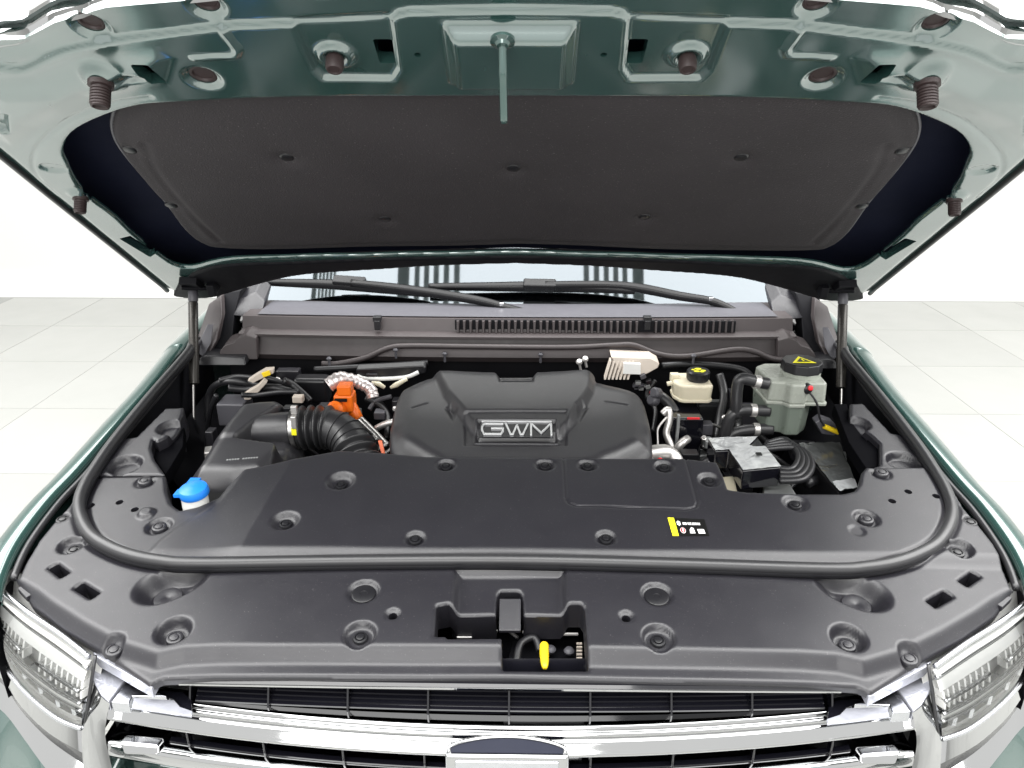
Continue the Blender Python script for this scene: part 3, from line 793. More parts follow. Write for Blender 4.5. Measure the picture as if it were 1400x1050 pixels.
# ---------------- gas struts
for sg in (1, -1):
    top = PY(263, 398, 1.945); bot = PY(266, 645, 1.75)
    top = Vector((top.x * sg, top.y, top.z)); bot = Vector((bot.x * sg, bot.y, bot.z))
    ax = (bot - top).normalized()
    def at(py):
        q = PY(264, py, 1.945 - (1.945 - 1.75) * (py - 398) / 247); return Vector((q.x * sg, q.y, q.z))
    t = MB().lathe([(0.0105, 0.0), (0.0122, 0.004), (0.0122, (at(524) - at(412)).length), (0.006, (at(524) - at(412)).length + 0.004)], O=at(412), axis=ax, seg=18).build('gas_strut', 'strut_tube', CAR)
    lab(t, 'black gas strut holding up the hood on the %s side' % ('air filter' if sg == 1 else 'coolant tank'))
    MB().tube([at(520), bot], 0.0046, 12).build('strut_rod', 'steel', t)
    MB().lathe([(0.010, -0.022), (0.0125, -0.016), (0.0125, 0.004), (0.0105, 0.010)], O=at(408), axis=ax, seg=16).build('strut_socket', 'plastic_grey', t)
    MB().box(bot, (0.03, 0.05, 0.02)).build('strut_foot', 'bay_dark', t, bev=0.003)

# ---------------- cowl panel below the windshield
def ext_profile(prof, x0, x1, n=2, xf=None):
    mb = MB(); xs = np.linspace(x0, x1, n)
    mb.grid([[Vector((x, y + (xf(x) if xf else 0), H + z)) for (y, z) in prof] for x in xs])
    return mb
xL, xR = PY(322, 450, 1.97).x, PY(1083, 450, 1.97).x
xW = (xR - xL) / 2
cp = [(2.20, -0.640), (2.15, -0.616), (2.00, -0.6125), (1.985, -0.614), (1.974, -0.646), (1.946, -0.6475), (1.938, -0.650), (1.938, -0.656), (1.953, -0.659), (1.950, -0.668), (1.932, -0.705), (1.945, -0.722)]
cowl = ext_profile(cp[::-1], -xW, xW, 9, lambda x: 0.02 * (x / 0.75) ** 2).build('cowl_panel', 'cowl_plastic', CAR); lab(cowl, 'dark plastic cowl panel with a slatted air vent below the windshield')
cowl.data.set_sharp_from_angle(angle=R(30))
# pale painted strip in front of the glass
stp = ext_profile([(1.992, -0.6100), (2.02, -0.6095), (2.10, -0.611), (2.14, -0.6145)], -xW + 0.04, xW - 0.04, 9, lambda x: 0.02 * (x / 0.75) ** 2).build('cowl_top', 'plastic_grey', cowl)
# vent slats
sx0, sx1 = PY(622, 446, 1.975).x, PY(1006, 446, 1.975).x
slat_me = MB().add([(-0.0045, 0.010, -0.0155), (0.0045, 0.010, -0.0155), (0.0022, -0.006, -0.0155), (-0.0022, -0.006, -0.0155), (-0.0045, 0.012, 0.0155), (0.0045, 0.012, 0.0155), (0.0026, -0.002, 0.0155), (-0.0026, -0.002, 0.0155)],
    [(0, 3, 2, 1), (4, 5, 6, 7), (0, 1, 5, 4), (1, 2, 6, 5), (2, 3, 7, 6), (3, 0, 4, 7)]).mesh('vent_slat'); slat_me.materials.append(MATS['cowl_plastic'])
ns = 44
for k in range(ns):
    x = sx0 + (sx1 - sx0) * (k + 0.5) / ns
    if 29 <= k <= 30: continue
    place('vent_slat', slat_me, Matrix.Translation((x, 1.966 + 0.02 * (x / 0.75) ** 2, H - 0.630)), cowl)
vb = MB().box(((sx0 + sx1) / 2, 1.9795, H - 0.630), (sx1 - sx0, 0.006, 0.031)).build('vent_backing', 'bay_dark', cowl, smooth=False)
for px in (516, 885):
    p = PY(px, 442, 1.965); mb = MB().box(p + Vector((0, 0, -0.004)), (0.016, 0.016, 0.026)).box(p + Vector((0, 0.004, 0.012)), (0.022, 0.02, 0.014))
    mb.build('cowl_clip', 'plastic_black', cowl, bev=0.002)
# wavy lower seal
wav = [(440, 497), (462, 497), (500, 489), (531, 476), (560, 473), (640, 474), (774, 475), (840, 472), (866, 472), (893, 482), (919, 487), (950, 486), (1004, 478), (1032, 481), (1059, 491), (1104, 492)]
ls = MB().tube(crv([PY(x, y, 1.922) for x, y in wav], 6), 0.0075, 10).build('lower_seal', 'cowl_plastic', cowl, auto=False)
for (x, y) in ((450, 494), (541, 482), (608, 487), (739, 488), (948, 490)):
    p = PY(x, y, 1.915); MB().tube([p + Vector((0, 0, 0.008)), p + Vector((0, 0, -0.016))], 0.0035, 8).lathe([(0.006, 0), (0.007, 0.004), (0.004, 0.008)], O=p + Vector((0, 0, 0.004))).build('hanging_pin', 'plastic_grey', cowl)
# stepped end blocks, corner covers, dark upright gaskets and pillar feet
for sg in (1, -1):
    def q(px, py, y):
        p = PY(px, py, y); return Vector((p.x * sg, p.y, p.z))
    mb = MB().prism([q(298, 492, 1.93), q(352, 492, 1.93), q(350, 462, 1.94), q(336, 458, 1.94), q(325, 462, 1.94), q(320, 468, 1.94), q(308, 472, 1.94), q(301, 480, 1.93)], (0, 0.06, 0.01))
    mb.build('cowl_end', 'cowl_plastic', cowl, bev=0.003)
    MB().prism([q(270, 500, 1.90), q(336, 500, 1.90), q(334, 489, 1.91), q(280, 486, 1.92), q(272, 490, 1.91)], (0, 0.05, 0.004)).build('cowl_bracket', 'plastic_black', cowl, bev=0.003)
    ce = MB().prism([q(318, 432, 2.06), q(356, 436, 2.05), q(362, 412, 2.09), q(349, 400, 2.10), q(330, 408, 2.09), q(316, 412, 2.08)], (0, 0.08, 0.03)).build('pillar_cover', 'plastic', cowl, bev=0.010, seg=4)
    MB().prism([q(296, 402, 2.08), q(330, 396, 2.08), q(320, 430, 2.06), q(318, 462, 2.02), q(302, 490, 1.98), q(285, 500, 1.98)], (0, 0.06, 0.0)).build('upright_gasket', 'bay_dark', cowl, bev=0.004)
    MB().prism([q(285, 416, 2.05), q(302, 404, 2.05), q(303, 432, 2.0), q(296, 466, 1.96), q(281, 492, 1.94), q(268, 492, 1.94), q(270, 460, 1.98)], (0.0, 0.03, 0.0)).build('gutter_trim', 'cowl_plastic', cowl, bev=0.004)
    MB().prism([q(283, 446, 1.975), q(291, 446, 1.975), q(288, 470, 1.955), q(278, 488, 1.935), q(272, 484, 1.935), q(274, 464, 1.96)], (0.0, 0.006, 0.004)).build('gutter_plate', 'plastic_grey', cowl, bev=0.002)

# ---------------- windshield, wipers, cabin
rows = []
for i in range(9):
    b = -0.03 + 0.92 * i / 8
    rows.append([GL.w(a, b, -0.05 * abs(a / 0.8) ** 3.5) for a in np.linspace(-0.80 + 0.08 * i / 8, 0.80 - 0.08 * i / 8, 33)])
ws = MB().grid(rows).build('windshield', 'windshield_glass', CAR); lab(ws, 'windshield glass mirroring pale ceiling lights and dark slats')
# dashboard shell behind the glass
ext_profile([(2.20, -0.68), (2.45, -0.63), (2.9, -0.66), (2.95, -0.95)], -0.72, 0.72).build('dashboard', 'bay_dark', CAR)
def wiper(bl, arm, brk, label):
    bp_ = [GL.w(*GL.px(x, y, 0.022), 0.022) for x, y in bl]
    ap = [GL.w(*GL.px(x, y, h), h) for x, y, h in arm]
    o = MB()
    path = crv(ap, 5); n = len(path)
    w = [0.0145 - 0.004 * abs(2 * i / (n - 1) - 0.7) for i in range(n)]
    o.tube(path, w, 8)
    wo = o.build('wiper', 'wiper_black', CAR, auto=False); lab(wo, label)
    MB().tube(crv(bp_, 6), [0.010 + 0.006 * math.sin(math.pi * i / (6 * (len(bp_) - 1))) for i in range(6 * (len(bp_) - 1) + 1)], 8).build('wiper_blade', 'wiper_black', wo, auto=False)
    c = GL.w(*GL.px(*brk, 0.03), 0.03); d = (bp_[-1] - bp_[0]).normalized()
    Mx = Matrix((d, GL.n.cross(d), GL.n)).transposed()
    MB().box(c, (0.095, 0.032, 0.028), Mx).build('wiper_bracket', 'wiper_black', wo, bev=0.006, seg=3)
    k = MB().lathe([(0.016, -0.005), (0.017, 0.012), (0.010, 0.018)], O=ap[-1] - GL.n * 0.012, axis=GL.n).build('wiper_pivot', 'plastic_black', wo)
    s_ = path[int(n * 0.68)]; MB().box(s_ + GL.n * 0.006, (0.014, 0.014, 0.016)).build('wiper_spring', 'chrome', wo, bev=0.003)
wiper([(362, 386), (455, 389), (530, 395), (585, 402)], [(480, 387, 0.034), (560, 396, 0.03), (650, 410, 0.03), (695, 421, 0.026), (752, 436, 0.012)], (478, 386), 'windshield wiper whose arm ends behind the middle of the vent slats')
wiper([(586, 392), (680, 392), (740, 392), (820, 394), (868, 398)], [(745, 390, 0.034), (850, 391, 0.03), (930, 405, 0.03), (980, 414, 0.026), (1022, 436, 0.012)], (738, 390), 'windshield wiper whose arm ends at the far end of the vent slats')
# roof, pillars, doors and tailgate as one simple painted shell
for sg in (1, -1):
    mb = MB(); pth = [GL.w(sg * -(0.80 - 0.08 * t), -0.05 + 0.94 * t, -0.045) for t in np.linspace(0, 1, 6)]
    mb.tube(pth, 0.035, 8); mb.build('pillar', 'gloss_black', CAR, auto=False)
top = GL.w(0, 0.89, 0)
roof = MB().grid([[Vector((x, y, zz - 0.05 * abs(x / 0.72) ** 4)) for x in np.linspace(-0.74, 0.74, 9)] for (y, zz) in ((top.y - 0.02, top.z), (3.3, top.z + 0.10), (4.2, top.z + 0.12), (5.3, top.z + 0.06), (5.6, top.z - 0.05))]).build('roof', 'paint', CAR)
# ---------------- fenders: swept section along the bay edge
fi_px = [(262, 462), (250, 478), (215, 523), (171, 573), (113, 640), (76, 679), (42, 723), (22, 757), (8, 795)]
fi = [DK.w(*D(x, y, 0.0), 0.0) for x, y in fi_px]
fi = [Vector((fi[0].x - 0.02, 2.75, fi[0].z + 0.03)), Vector((fi[0].x - 0.005, 2.3, fi[0].z + 0.02))] + fi + [fi[-1] + Vector((0.012, -0.03, -0.012))]
fi = crv(fi, 6)
secp = [(0.006, -0.050), (0.003, -0.012), (0.006, -0.002), (0.014, 0.002), (0.026, 0.0025), (0.040, -0.002), (0.054, -0.012), (0.068, -0.030), (0.082, -0.062), (0.094, -0.11), (0.104, -0.20), (0.108, -0.32), (0.100, -0.46), (0.080, -0.60)]
for sg in (1, -1):
    rows = []
    for i, p in enumerate(fi):
        cut = min(1.0, max(0.0, (p.y - 1.10) / 0.10))
        t = fi[min(i + 1, len(fi) - 1)] - fi[max(i - 1, 0)]; t.z = 0; t.normalize()
        o_ = Vector((t.y, -t.x, 0)) * 1.0
        if o_.x > 0: o_ = -o_
        rows.append([Vector(((p + o_ * a).x * sg, (p + o_ * a).y, p.z + (h if h > -0.012 else -0.012 + (h + 0.012) * cut))) for (a, h) in cr(secp, 2)])
    if sg == -1: rows = rows[::-1]
    f = MB().grid(rows).build('fender', 'paint', CAR, auto=False); lab(f, 'green front fender beside the %s' % ('air filter box and blue washer cap' if sg == 1 else 'coolant tank'))
    # black gap strip between fender and covers
    g = MB().tube([Vector(((p.x + 0.006) * sg, p.y, p.z - 0.012)) for p in fi[8:-8]], 0.0065, 8).build('fender_gasket', 'rubber', f, auto=False)
    gl_ = MB().tube([Vector(((p.x + 0.022) * sg, p.y, p.z - 0.010)) for p in fi[10:40]], 0.005, 8).build('gutter_rail', 'plastic', f, auto=False)
    # door side behind
    mb = MB().grid([[Vector((sg * -(0.90 + dx), y, z)) for (dx, z) in ((-0.06, 1.33), (0.0, 1.28), (0.05, 1.12), (0.06, 0.8), (0.02, 0.5))] for y in (2.76, 3.6, 4.5, 5.5)]).build('door', 'paint', CAR)
    mb2 = MB().grid([[Vector((sg * -(0.84 - 0.13 * t), y, 1.33 + (top.z - 1.36) * t)) for t in (0, 0.5, 1)] for y in (2.9, 3.6, 4.5, 5.4)]).build('side_window', 'gloss_black', CAR)
    for wy in (1.78, 4.75):
        w = MB().lathe([(0.22, -0.10), (0.36, -0.12), (0.385, -0.09), (0.385, 0.09), (0.36, 0.12), (0.22, 0.10)], O=(sg * -0.80, wy, 0.385), axis=(1, 0, 0), seg=40).build('wheel', 'tyre', CAR)
        MB().lathe([(0.05, -0.09), (0.21, -0.085), (0.222, -0.09), (0.222, 0.09), (0.05, 0.09)], O=(sg * -0.80, wy, 0.385), axis=(1, 0, 0), seg=30).build('rim', 'alloy', w)
MB().grid([[Vector((x, 5.6 - 0.02 * abs(x), z)) for x in (-0.9, 0, 0.9)] for z in (0.5, 1.2, top.z)]).build('tailgate', 'paint', CAR)
MB().box((0, 3.6, 0.5), (1.7, 4.2, 0.12)).build('floor_pan', 'bay_dark', CAR, smooth=False)

# ---------------- engine bay: dark tub
zb = H - 1.30
tub = MB()
tub.grid([[Vector((-0.86, 0.98, zb)), Vector((0.86, 0.98, zb))], [Vector((-0.86, 2.02, zb)), Vector((0.86, 2.02, zb))]])
tub.grid([[Vector((-0.80, 2.0, zb)), Vector((0.80, 2.0, zb))], [Vector((-0.80, 2.0, H - 0.70)), Vector((0.80, 2.0, H - 0.70))]])
for sg in (1, -1):
    tub.grid([[Vector((sg * -0.87, 1.02, zb)), Vector((sg * -0.87, 2.05, zb))], [Vector((sg * -0.87, 1.02, H - 0.83)), Vector((sg * -0.87, 2.05, H - 0.68))]])
    tub.grid([[Vector((sg * -0.62, 1.60, zb)), Vector((sg * -0.84, 1.60, H - 0.84)), Vector((sg * -0.84, 1.60, zb))], [Vector((sg * -0.62, 1.95, zb)), Vector((sg * -0.84, 1.95, H - 0.80)), Vector((sg * -0.84, 1.95, zb))]])
tub.grid([[Vector((-0.7, 1.03, zb)), Vector((0.7, 1.03, zb))], [Vector((-0.7, 1.03, H - 0.90)), Vector((0.7, 1.03, H - 0.90))]])
lab(tub.build('engine_bay', 'bay_dark', CAR, smooth=False), 'black inner walls of the engine bay')

# ---------------- engine cover
EC = Frame(DK.w(0, 0, 0.0), DK.ex, DK.ey)
E = lambda x, y, h=0.0: EC.px(x, y, h)
ecx = (E(531, 587)[0] + E(893, 590)[0]) / 2
ol = [E(531, 588), E(537, 556), E(545, 533), E(556, 523), E(598, 509), E(660, 503, 0.02), E(745, 503, 0.02), E(808, 507), E(818, 517), E(862, 527), E(879, 539), E(888, 566), E(894, 596), E(892, 607), E(870, 622), E(843, 634), E(800, 648), E(620, 648), E(577, 634), E(545, 613), E(534, 602)]
ec_sd = sd_poly(cr(ol, 3, closed=True))
hump = [E(590, 500, 0.02), E(815, 500, 0.02), E(812, 530, 0.02), E(786, 572, 0.02), E(768, 596, 0.01), E(654, 596, 0.01), E(636, 572, 0.02), E(606, 535, 0.02)]
hump_sd = sd_poly(hump)
band = sd_poly([E(634, 570, 0.004), E(776, 570, 0.004), E(776, 610, 0.002), E(634, 610, 0.002)])
fr_ = [E(650, 582.5, 0.003), E(761, 580.5, 0.003), E(763, 604, 0.003), E(650, 606, 0.003)]
bc = (sum(p[0] for p in fr_) / 4, sum(p[1] for p in fr_) / 4); bw = (fr_[1][0] - fr_[0][0]) / 2; bh = (fr_[0][1] - fr_[3][1]) / 2
notch = sd_poly([E(672, 495, 0.02), E(738, 495, 0.02), E(730, 524, 0.02), E(682, 524, 0.02)])
dia = [sd_poly([E(604, 553, 0.01), E(618, 548, 0.01), E(629, 557, 0.01), E(620, 578, 0.01)]), sd_poly([E(808, 553, 0.01), E(795, 548, 0.01), E(783, 557, 0.01), E(792, 578, 0.01)])]
tick = [sd_line([E(563, 553, .01), E(584, 547, .01)]), sd_line([E(828, 545, .01), E(858, 549, .01)])]
def ec_h(a, b):
    s = -ec_sd(a, b)
    h = -(0.012 + 0.030 * sm(0.10, -0.02, b - E(705, 610)[1])) * (1 - sm(0.0, 0.06, s)) ** 2 - roll(np.maximum(s, 0), 0.012)
    h += 0.020 * (1 - sm(-0.018, 0.004, hump_sd(a, b)))
    h += 0.004 * (1 - ((a - ecx) / 0.3) ** 2)
    bs = band(a, b); h -= 0.006 * (1 - sm(-0.006, 0.002, bs))
    bx = sd_box(a, b, bc[0], bc[1], bw, bh, 0, 0.002)
    h += 0.004 * (1 - sm(0.0005, 0.004, np.abs(bx + 0.001))) - 0.006 * (1 - sm(-0.0045, -0.0015, bx))
    h -= 0.020 * (1 - sm(-0.012, 0.0, notch(a, b)))
    for k in range(3):
        bb = E(705, 509 + 5 * k, 0.01)[1]; h += 0.006 * (1 - sm(0.0015, 0.005, np.abs(b - bb))) * (1 - sm(-0.01, 0.0, notch(a, b)))
    for f in dia: h -= 0.010 * (1 - sm(-0.020, 0.0, f(a, b)))
    for f in tick: h -= 0.003 * (1 - sm(0.0, 0.005, f(a, b)))
    return h
ex_ = (min(p[0] for p in ol) - .02, max(p[0] for p in ol) + .02, min(p[1] for p in ol) - .02, max(p[1] for p in ol) + .02)
ec = hf('engine_cover', EC, ec_sd, ec_h, ex_, 0.0026, 'plastic_cover', CAR, skirt=0.08)
lab(ec, 'dark grey moulded engine cover with a chrome three letter badge')
# badge
def bpt(u, v, h=0.0):
    a = bc[0] + bw * 0.88 * (u * 2 - 1); b = bc[1] + bh * 0.90 * (v * 2 - 1)
    return a, b
hb_base = float(ec_h(np.array([bc[0]]), np.array([bc[1]]))[0])
bpl = MB().prism([EC.w(*bpt(*q), hb_base + 0.0005) for q in ((0, 0), (1, 0), (1, 1), (0, 1))], EC.n * 0.002).build('badge_plate', 'gloss_black', ec, smooth=False)
def stroke(mb, pts, w=0.035, h0=None, hh=0.0035):
    """flat raised strokes of a letter, uv in badge space"""
    for (p, q) in zip(pts[:-1], pts[1:]):
        p1 = Vector(bpt(*p)).to_2d() if False else Vector((*bpt(*p), 0)); p2 = Vector((*bpt(*q), 0))
        d = (p2 - p1).normalized(); nrm = Vector((-d.y, d.x, 0)) * 0.0021; e = d * 0.0012
        poly = [p1 - e + nrm, p2 + e + nrm, p2 + e - nrm, p1 - e - nrm]
        mb.prism([EC.w(v.x, v.y, hb_base + 0.0027) for v in poly], EC.n * hh)
gl_ = MB(); stroke(gl_, [(0.31, 0.80), (0.06, 0.80), (0.03, 0.62), (0.03, 0.36), (0.06, 0.14), (0.29, 0.14), (0.315, 0.30), (0.315, 0.50), (0.16, 0.50)]); gl_.build('badge_letter', 'badge_silver', ec, bev=0.0005)
w_ = MB(); stroke(w_, [(0.35, 0.82), (0.42, 0.14), (0.455, 0.14), (0.505, 0.72), (0.555, 0.14), (0.59, 0.14), (0.66, 0.82)]); w_.build('badge_letter', 'badge_silver', ec, bev=0.0005)
m_ = MB(); stroke(m_, [(0.70, 0.10), (0.70, 0.84), (0.838, 0.22), (0.975, 0.84), (0.975, 0.10)]); m_.build('badge_letter', 'badge_silver', ec, bev=0.0005)
tb_ = MB(); stroke(tb_, [(0.02, 0.97), (0.98, 0.97)]); tb_.build('badge_bar', 'badge_silver', ec, bev=0.0005)
MB().box(DK.w(ecx, 0.17, -0.25), (0.56, 0.40, 0.34)).build('engine_block', 'bay_dark', CAR, bev=0.02)

# ---------------- air filter box, duct and corrugated hose
def boxpoly(pts, depth, y=None): return [Vector(p) for p in pts]
AF = Frame(DK.w(0, 0, -0.02), DK.ex, DK.ey)
A_ = lambda x, y, h=0.0: AF.px(x, y, h)
af_o = [A_(258, 650), A_(266, 622), A_(286, 592), A_(312, 560), A_(330, 546), A_(380, 541), A_(392, 545), A_(404, 556), A_(410, 590), A_(400, 612), A_(374, 634), A_(366, 645)]
af_sd = sd_poly(cr(af_o, 2, closed=True))
step_sd = sd_poly([A_(318, 598), A_(350, 573), A_(378, 556), A_(392, 545), A_(420, 540), A_(440, 640), A_(366, 640), A_(374, 606)])
def af_h(a, b):
    s = -af_sd(a, b); h = -roll(np.maximum(s, 0), 0.016) - 0.03 * (1 - sm(0, 0.05, s)) ** 2
    h -= 0.045 * (1 - sm(-0.012, 0.0, step_sd(a, b)))
    # ribbed step on the slope
    h += 0.006 * sm(0.0, 0.02, (b - A_(330, 600)[1]))
    return h
e_ = (min(p[0] for p in af_o) - .02, max(p[0] for p in af_o) + .02, min(p[1] for p in af_o) - .02, max(p[1] for p in af_o) + .02)
air = hf('air_filter_box', AF, af_sd, af_h, e_, 0.0035, 'plastic_cover', CAR, skirt=0.14); lab(air, 'charcoal plastic air filter box with a short intake duct')
# small moulded lettering: illegible raised line
tx_ = MB()
for k in range(12):
    if k == 5: continue
    u0 = k / 12; p = AF.px(311 + 44 * u0, 629 - 3.5 * u0); hh = float(af_h(np.array([p[0]]), np.array([p[1]]))[0])
    tx_.box(AF.w(p[0], p[1], hh + 0.0006), (0.0042, 0.0042, 0.0012), Matrix((AF.ex, AF.ey, AF.n)).transposed())
tx_.build('moulded_lettering', 'grey_metal', air, smooth=False)
d0 = PY(338, 590, 1.60); d1 = PY(402, 586, 1.60)
duct = MB().tube(crv([d0, d0 * 0.5 + d1 * 0.5, d1], 5), [0.036, 0.037, 0.037, 0.038, 0.038, 0.039, 0.039, 0.040, 0.040, 0.040, 0.040], 20).build('intake_duct', 'plastic_cover', air, auto=False)
# hose path
hp = crv([PY(402, 586, 1.60), PY(430, 584, 1.60), PY(455, 586, 1.595), PY(476, 600, 1.575), PY(490, 628, 1.53), PY(496, 655, 1.50), PY(497, 690, 1.47)], 16)
n = len(hp); L_ = [0.0]
for i in range(1, n): L_.append(L_[-1] + (hp[i] - hp[i - 1]).length)
def hose_r(s):
    base = 0.045
    if 0.018 < s < 0.085 or 0.17 < s < 0.36: return base + 0.0070 * math.sin(2 * math.pi * s / 0.0185)
    return base - 0.001
fine = []; fr = []
tot = L_[-1]; N = 260
for k in range(N):
    s = tot * k / (N - 1); j = max(1, next((i for i in range(n) if L_[i] >= s), n - 1)); t = (s - L_[j - 1]) / max(1e-6, L_[j] - L_[j - 1])
    fine.append(hp[j - 1].lerp(hp[j], t)); fr.append(hose_r(s))
hose = MB().tube(fine, fr, 28).build('intake_hose', 'rubber', CAR, auto=False); lab(hose, 'ribbed black rubber intake hose bending down beside the engine cover')
# raised ribs on the smooth elbow
for px, py in ((468, 590),):
    for k, s in enumerate((0.105, 0.128, 0.150)):
        i = int(s / tot * N); c = fine[i]; ax = (fine[i + 2] - fine[i - 2]).normalized()
        MB().lathe([(0.044, -0.002), (0.047, -0.001), (0.047, 0.001), (0.044, 0.002)], O=c, axis=ax, seg=28).build('hose_rib', 'rubber', hose)
ax = (fine[3] - fine[0]).normalized()
MB().lathe([(0.046, -0.006), (0.048, -0.005), (0.048, 0.005), (0.046, 0.006)], O=fine[5], axis=ax, seg=28).build('hose_clamp', 'steel', hose)
c = PY(402, 577, 1.555); MB().box(c, (0.012, 0.012, 0.03)).box(c + Vector((0.002, 0.004, 0.028)), (0.014, 0.01, 0.02)).build('clamp_screw', 'alloy', hose, bev=0.002)
MB().box(PY(402, 590, 1.553), (0.012, 0.004, 0.018)).build('clamp_tag', 'yellow_print', hose, bev=0.001)

# ---------------- washer filler
wc = PZ(264, 668, -0.735); WS = 0.86
wf = MB().lathe([(0.0245, -0.16), (0.0245, -0.02), (0.0235, -0.012)], O=wc, axis=(0, 0, 1), seg=26).build('washer_filler', 'translucent_white', CAR); lab(wf, 'pale washer fluid filler neck with bright blue cap')
cap = MB().lathe([(0.0265, -0.014), (0.0275, -0.012), (0.0275, -0.003), (0.0255, 0.002), (0.016, 0.006), (0.001, 0.007)], O=wc, axis=(-0.05, -0.1, 1), seg=30)
cap.box(wc + Vector((-0.010, 0.029, -0.001)), (0.020, 0.020, 0.006)).box(wc + Vector((-0.023, -0.008, -0.006)), (0.016, 0.022, 0.006)); cap.build('washer_cap', 'washer_blue', wf)

# ---------------- coolant reservoir
def lofted(name, m, parent, ol, z0, z1, s0=1.0, s1=1.0, c=(0, 0), bev=0.006, seg=3):
    c = Vector((c[0], c[1], 0)); n = len(ol)
    vs = [c + (Vector((p[0], p[1], 0)) - c) * s0 + Vector((0, 0, z0)) for p in ol] + [c + (Vector((p[0], p[1], 0)) - c) * s1 + Vector((0, 0, z1)) for p in ol]
    area = sum(ol[i][0] * ol[(i + 1) % n][1] - ol[(i + 1) % n][0] * ol[i][1] for i in range(n))
    fs = [tuple(reversed(range(n))), tuple(range(n, 2 * n))] + [(i, (i + 1) % n, (i + 1) % n + n, i + n) for i in range(n)]
    if area < 0: fs = [f[::-1] for f in fs]
    return MB().add(vs, fs).build(name, m, parent, bev=bev, seg=seg)
ry = 1.665
pL = PY(1048, 600, ry); pR = PY(1124, 600, ry)
z_bot = PY(1085, 598, ry).z; z_mid = PY(1085, 556, ry).z; z_top = PY(1085, 531, ry).z + 0.008
rx0, rx1 = PY(1052, 560, ry).x, PY(1131, 560, ry).x
wd = rx1 - rx0; dp = 0.150
rol = [(rx0, ry + 0.022), (rx0 + 0.035, ry + 0.018), (rx0 + 0.045, ry), (rx1 - 0.055, ry), (rx1 - 0.05, ry + 0.012), (rx1 - 0.004, ry + 0.012), (rx1, ry + 0.02), (rx1 + 0.004, ry + dp - 0.02), (rx1 - 0.02, ry + dp), (rx0 + 0.02, ry + dp), (rx0 - 0.006, ry + dp - 0.02)]
rc = (rx0 + wd / 2, ry + dp / 2)
tank = lofted('coolant_tank', 'tank_green', CAR, rol, z_mid + 0.004, z_top, 1.0, 0.97, rc, 0.010, 4); lab(tank, 'translucent grey green coolant tank with black cap and yellow warning triangle')
rol2 = [p for p in rol[:4]] + [(rx1 - 0.052, ry + 0.006), (rx1 - 0.03, ry + 0.03), (rx1 - 0.02, ry + 0.05)] + rol[7:]
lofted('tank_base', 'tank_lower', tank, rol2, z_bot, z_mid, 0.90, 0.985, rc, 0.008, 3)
lofted('tank_seam', 'tank_green', tank, rol, z_mid - 0.003, z_mid + 0.006, 1.05, 1.05, rc, 0.003, 2)
cc = PY(1093, 519, ry + 0.075); cc.z = z_top
MB().lathe([(0.046, -0.004), (0.046, 0.010), (0.044, 0.012)], O=cc, seg=30).build('cap_neck', 'tank_green', tank)
oct_ = [(cc.x + 0.049 * math.cos(2 * math.pi * (k + 0.5) / 10), cc.y + 0.049 * math.sin(2 * math.pi * (k + 0.5) / 10)) for k in range(10)]
lofted('tank_cap', 'plastic_black', tank, oct_, cc.z + 0.010, cc.z + 0.034, 1.0, 0.95, (cc.x, cc.y), 0.003, 2)
cz = cc.z + 0.0348
tri = [(-0.030, -0.020), (0.028, -0.020), (-0.001, 0.026)]
tri2 = [(x * 0.74, y * 0.74 - 0.002) for x, y in tri]
tri3 = [(-0.002, -0.012), (0.004, -0.012), (0.001, 0.010), (-0.004, 0.010)]
mb = MB().add([(cc.x + x, cc.y + y, cz) for x, y in tri], [(0, 1, 2)]); mb.build('cap_symbol', 'yellow_print', tank, smooth=False)
MB().add([(cc.x + x * 0.6, cc.y + y * 0.6 - 0.001, cz + 0.0006) for x, y in tri], [(0, 1, 2)]).build('cap_symbol', 'label_black', tank, smooth=False)
MB().add([(cc.x + x * 0.7, cc.y + y * 0.7 - 0.002, cz + 0.0012) for x, y in tri3], [(0, 1, 2, 3)]).build('cap_symbol', 'yellow_print', tank, smooth=False)
sc_ = PY(1104, 533, ry + 0.004)
MB().lathe([(0.013, 0.0), (0.013, 0.010), (0.010, 0.014), (0.006, 0.016)], O=sc_ + Vector((0, 0.012, 0)), axis=(0.1, -1, 0.1), seg=16).build('level_sensor', 'plastic_black', tank)
MB().lathe([(0.006, 0.0), (0.006, 0.004), (0.004, 0.005)], O=sc_ + Vector((0.004, -0.003, 0.006)), axis=(0.1, -1, 0.3), seg=12).build('sensor_button', 'red', tank)
MB().tube(crv([sc_ + Vector((0.004, -0.006, -0.004)), PY(1117, 552, ry - 0.01), PY(1121, 572, ry - 0.012), PY(1129, 585, ry - 0.014)], 6), 0.0026, 8).build('sensor_wire', 'wire_loom', tank, auto=False)
MB().tube([PY(1127, 583, ry - 0.015), PY(1146, 591, ry - 0.016)], 0.0062, 10).build('wire_plug', 'yellow', tank)
# side flap of the tank
MB().prism([PY(1115, 578, ry), PY(1124, 572, ry + 0.01), PY(1140, 578, ry + 0.01), PY(1152, 592, ry), PY(1140, 596, ry), PY(1124, 594, ry)], (0, 0.03, 0)).build('tank_flap', 'plastic_grey', tank, bev=0.003)
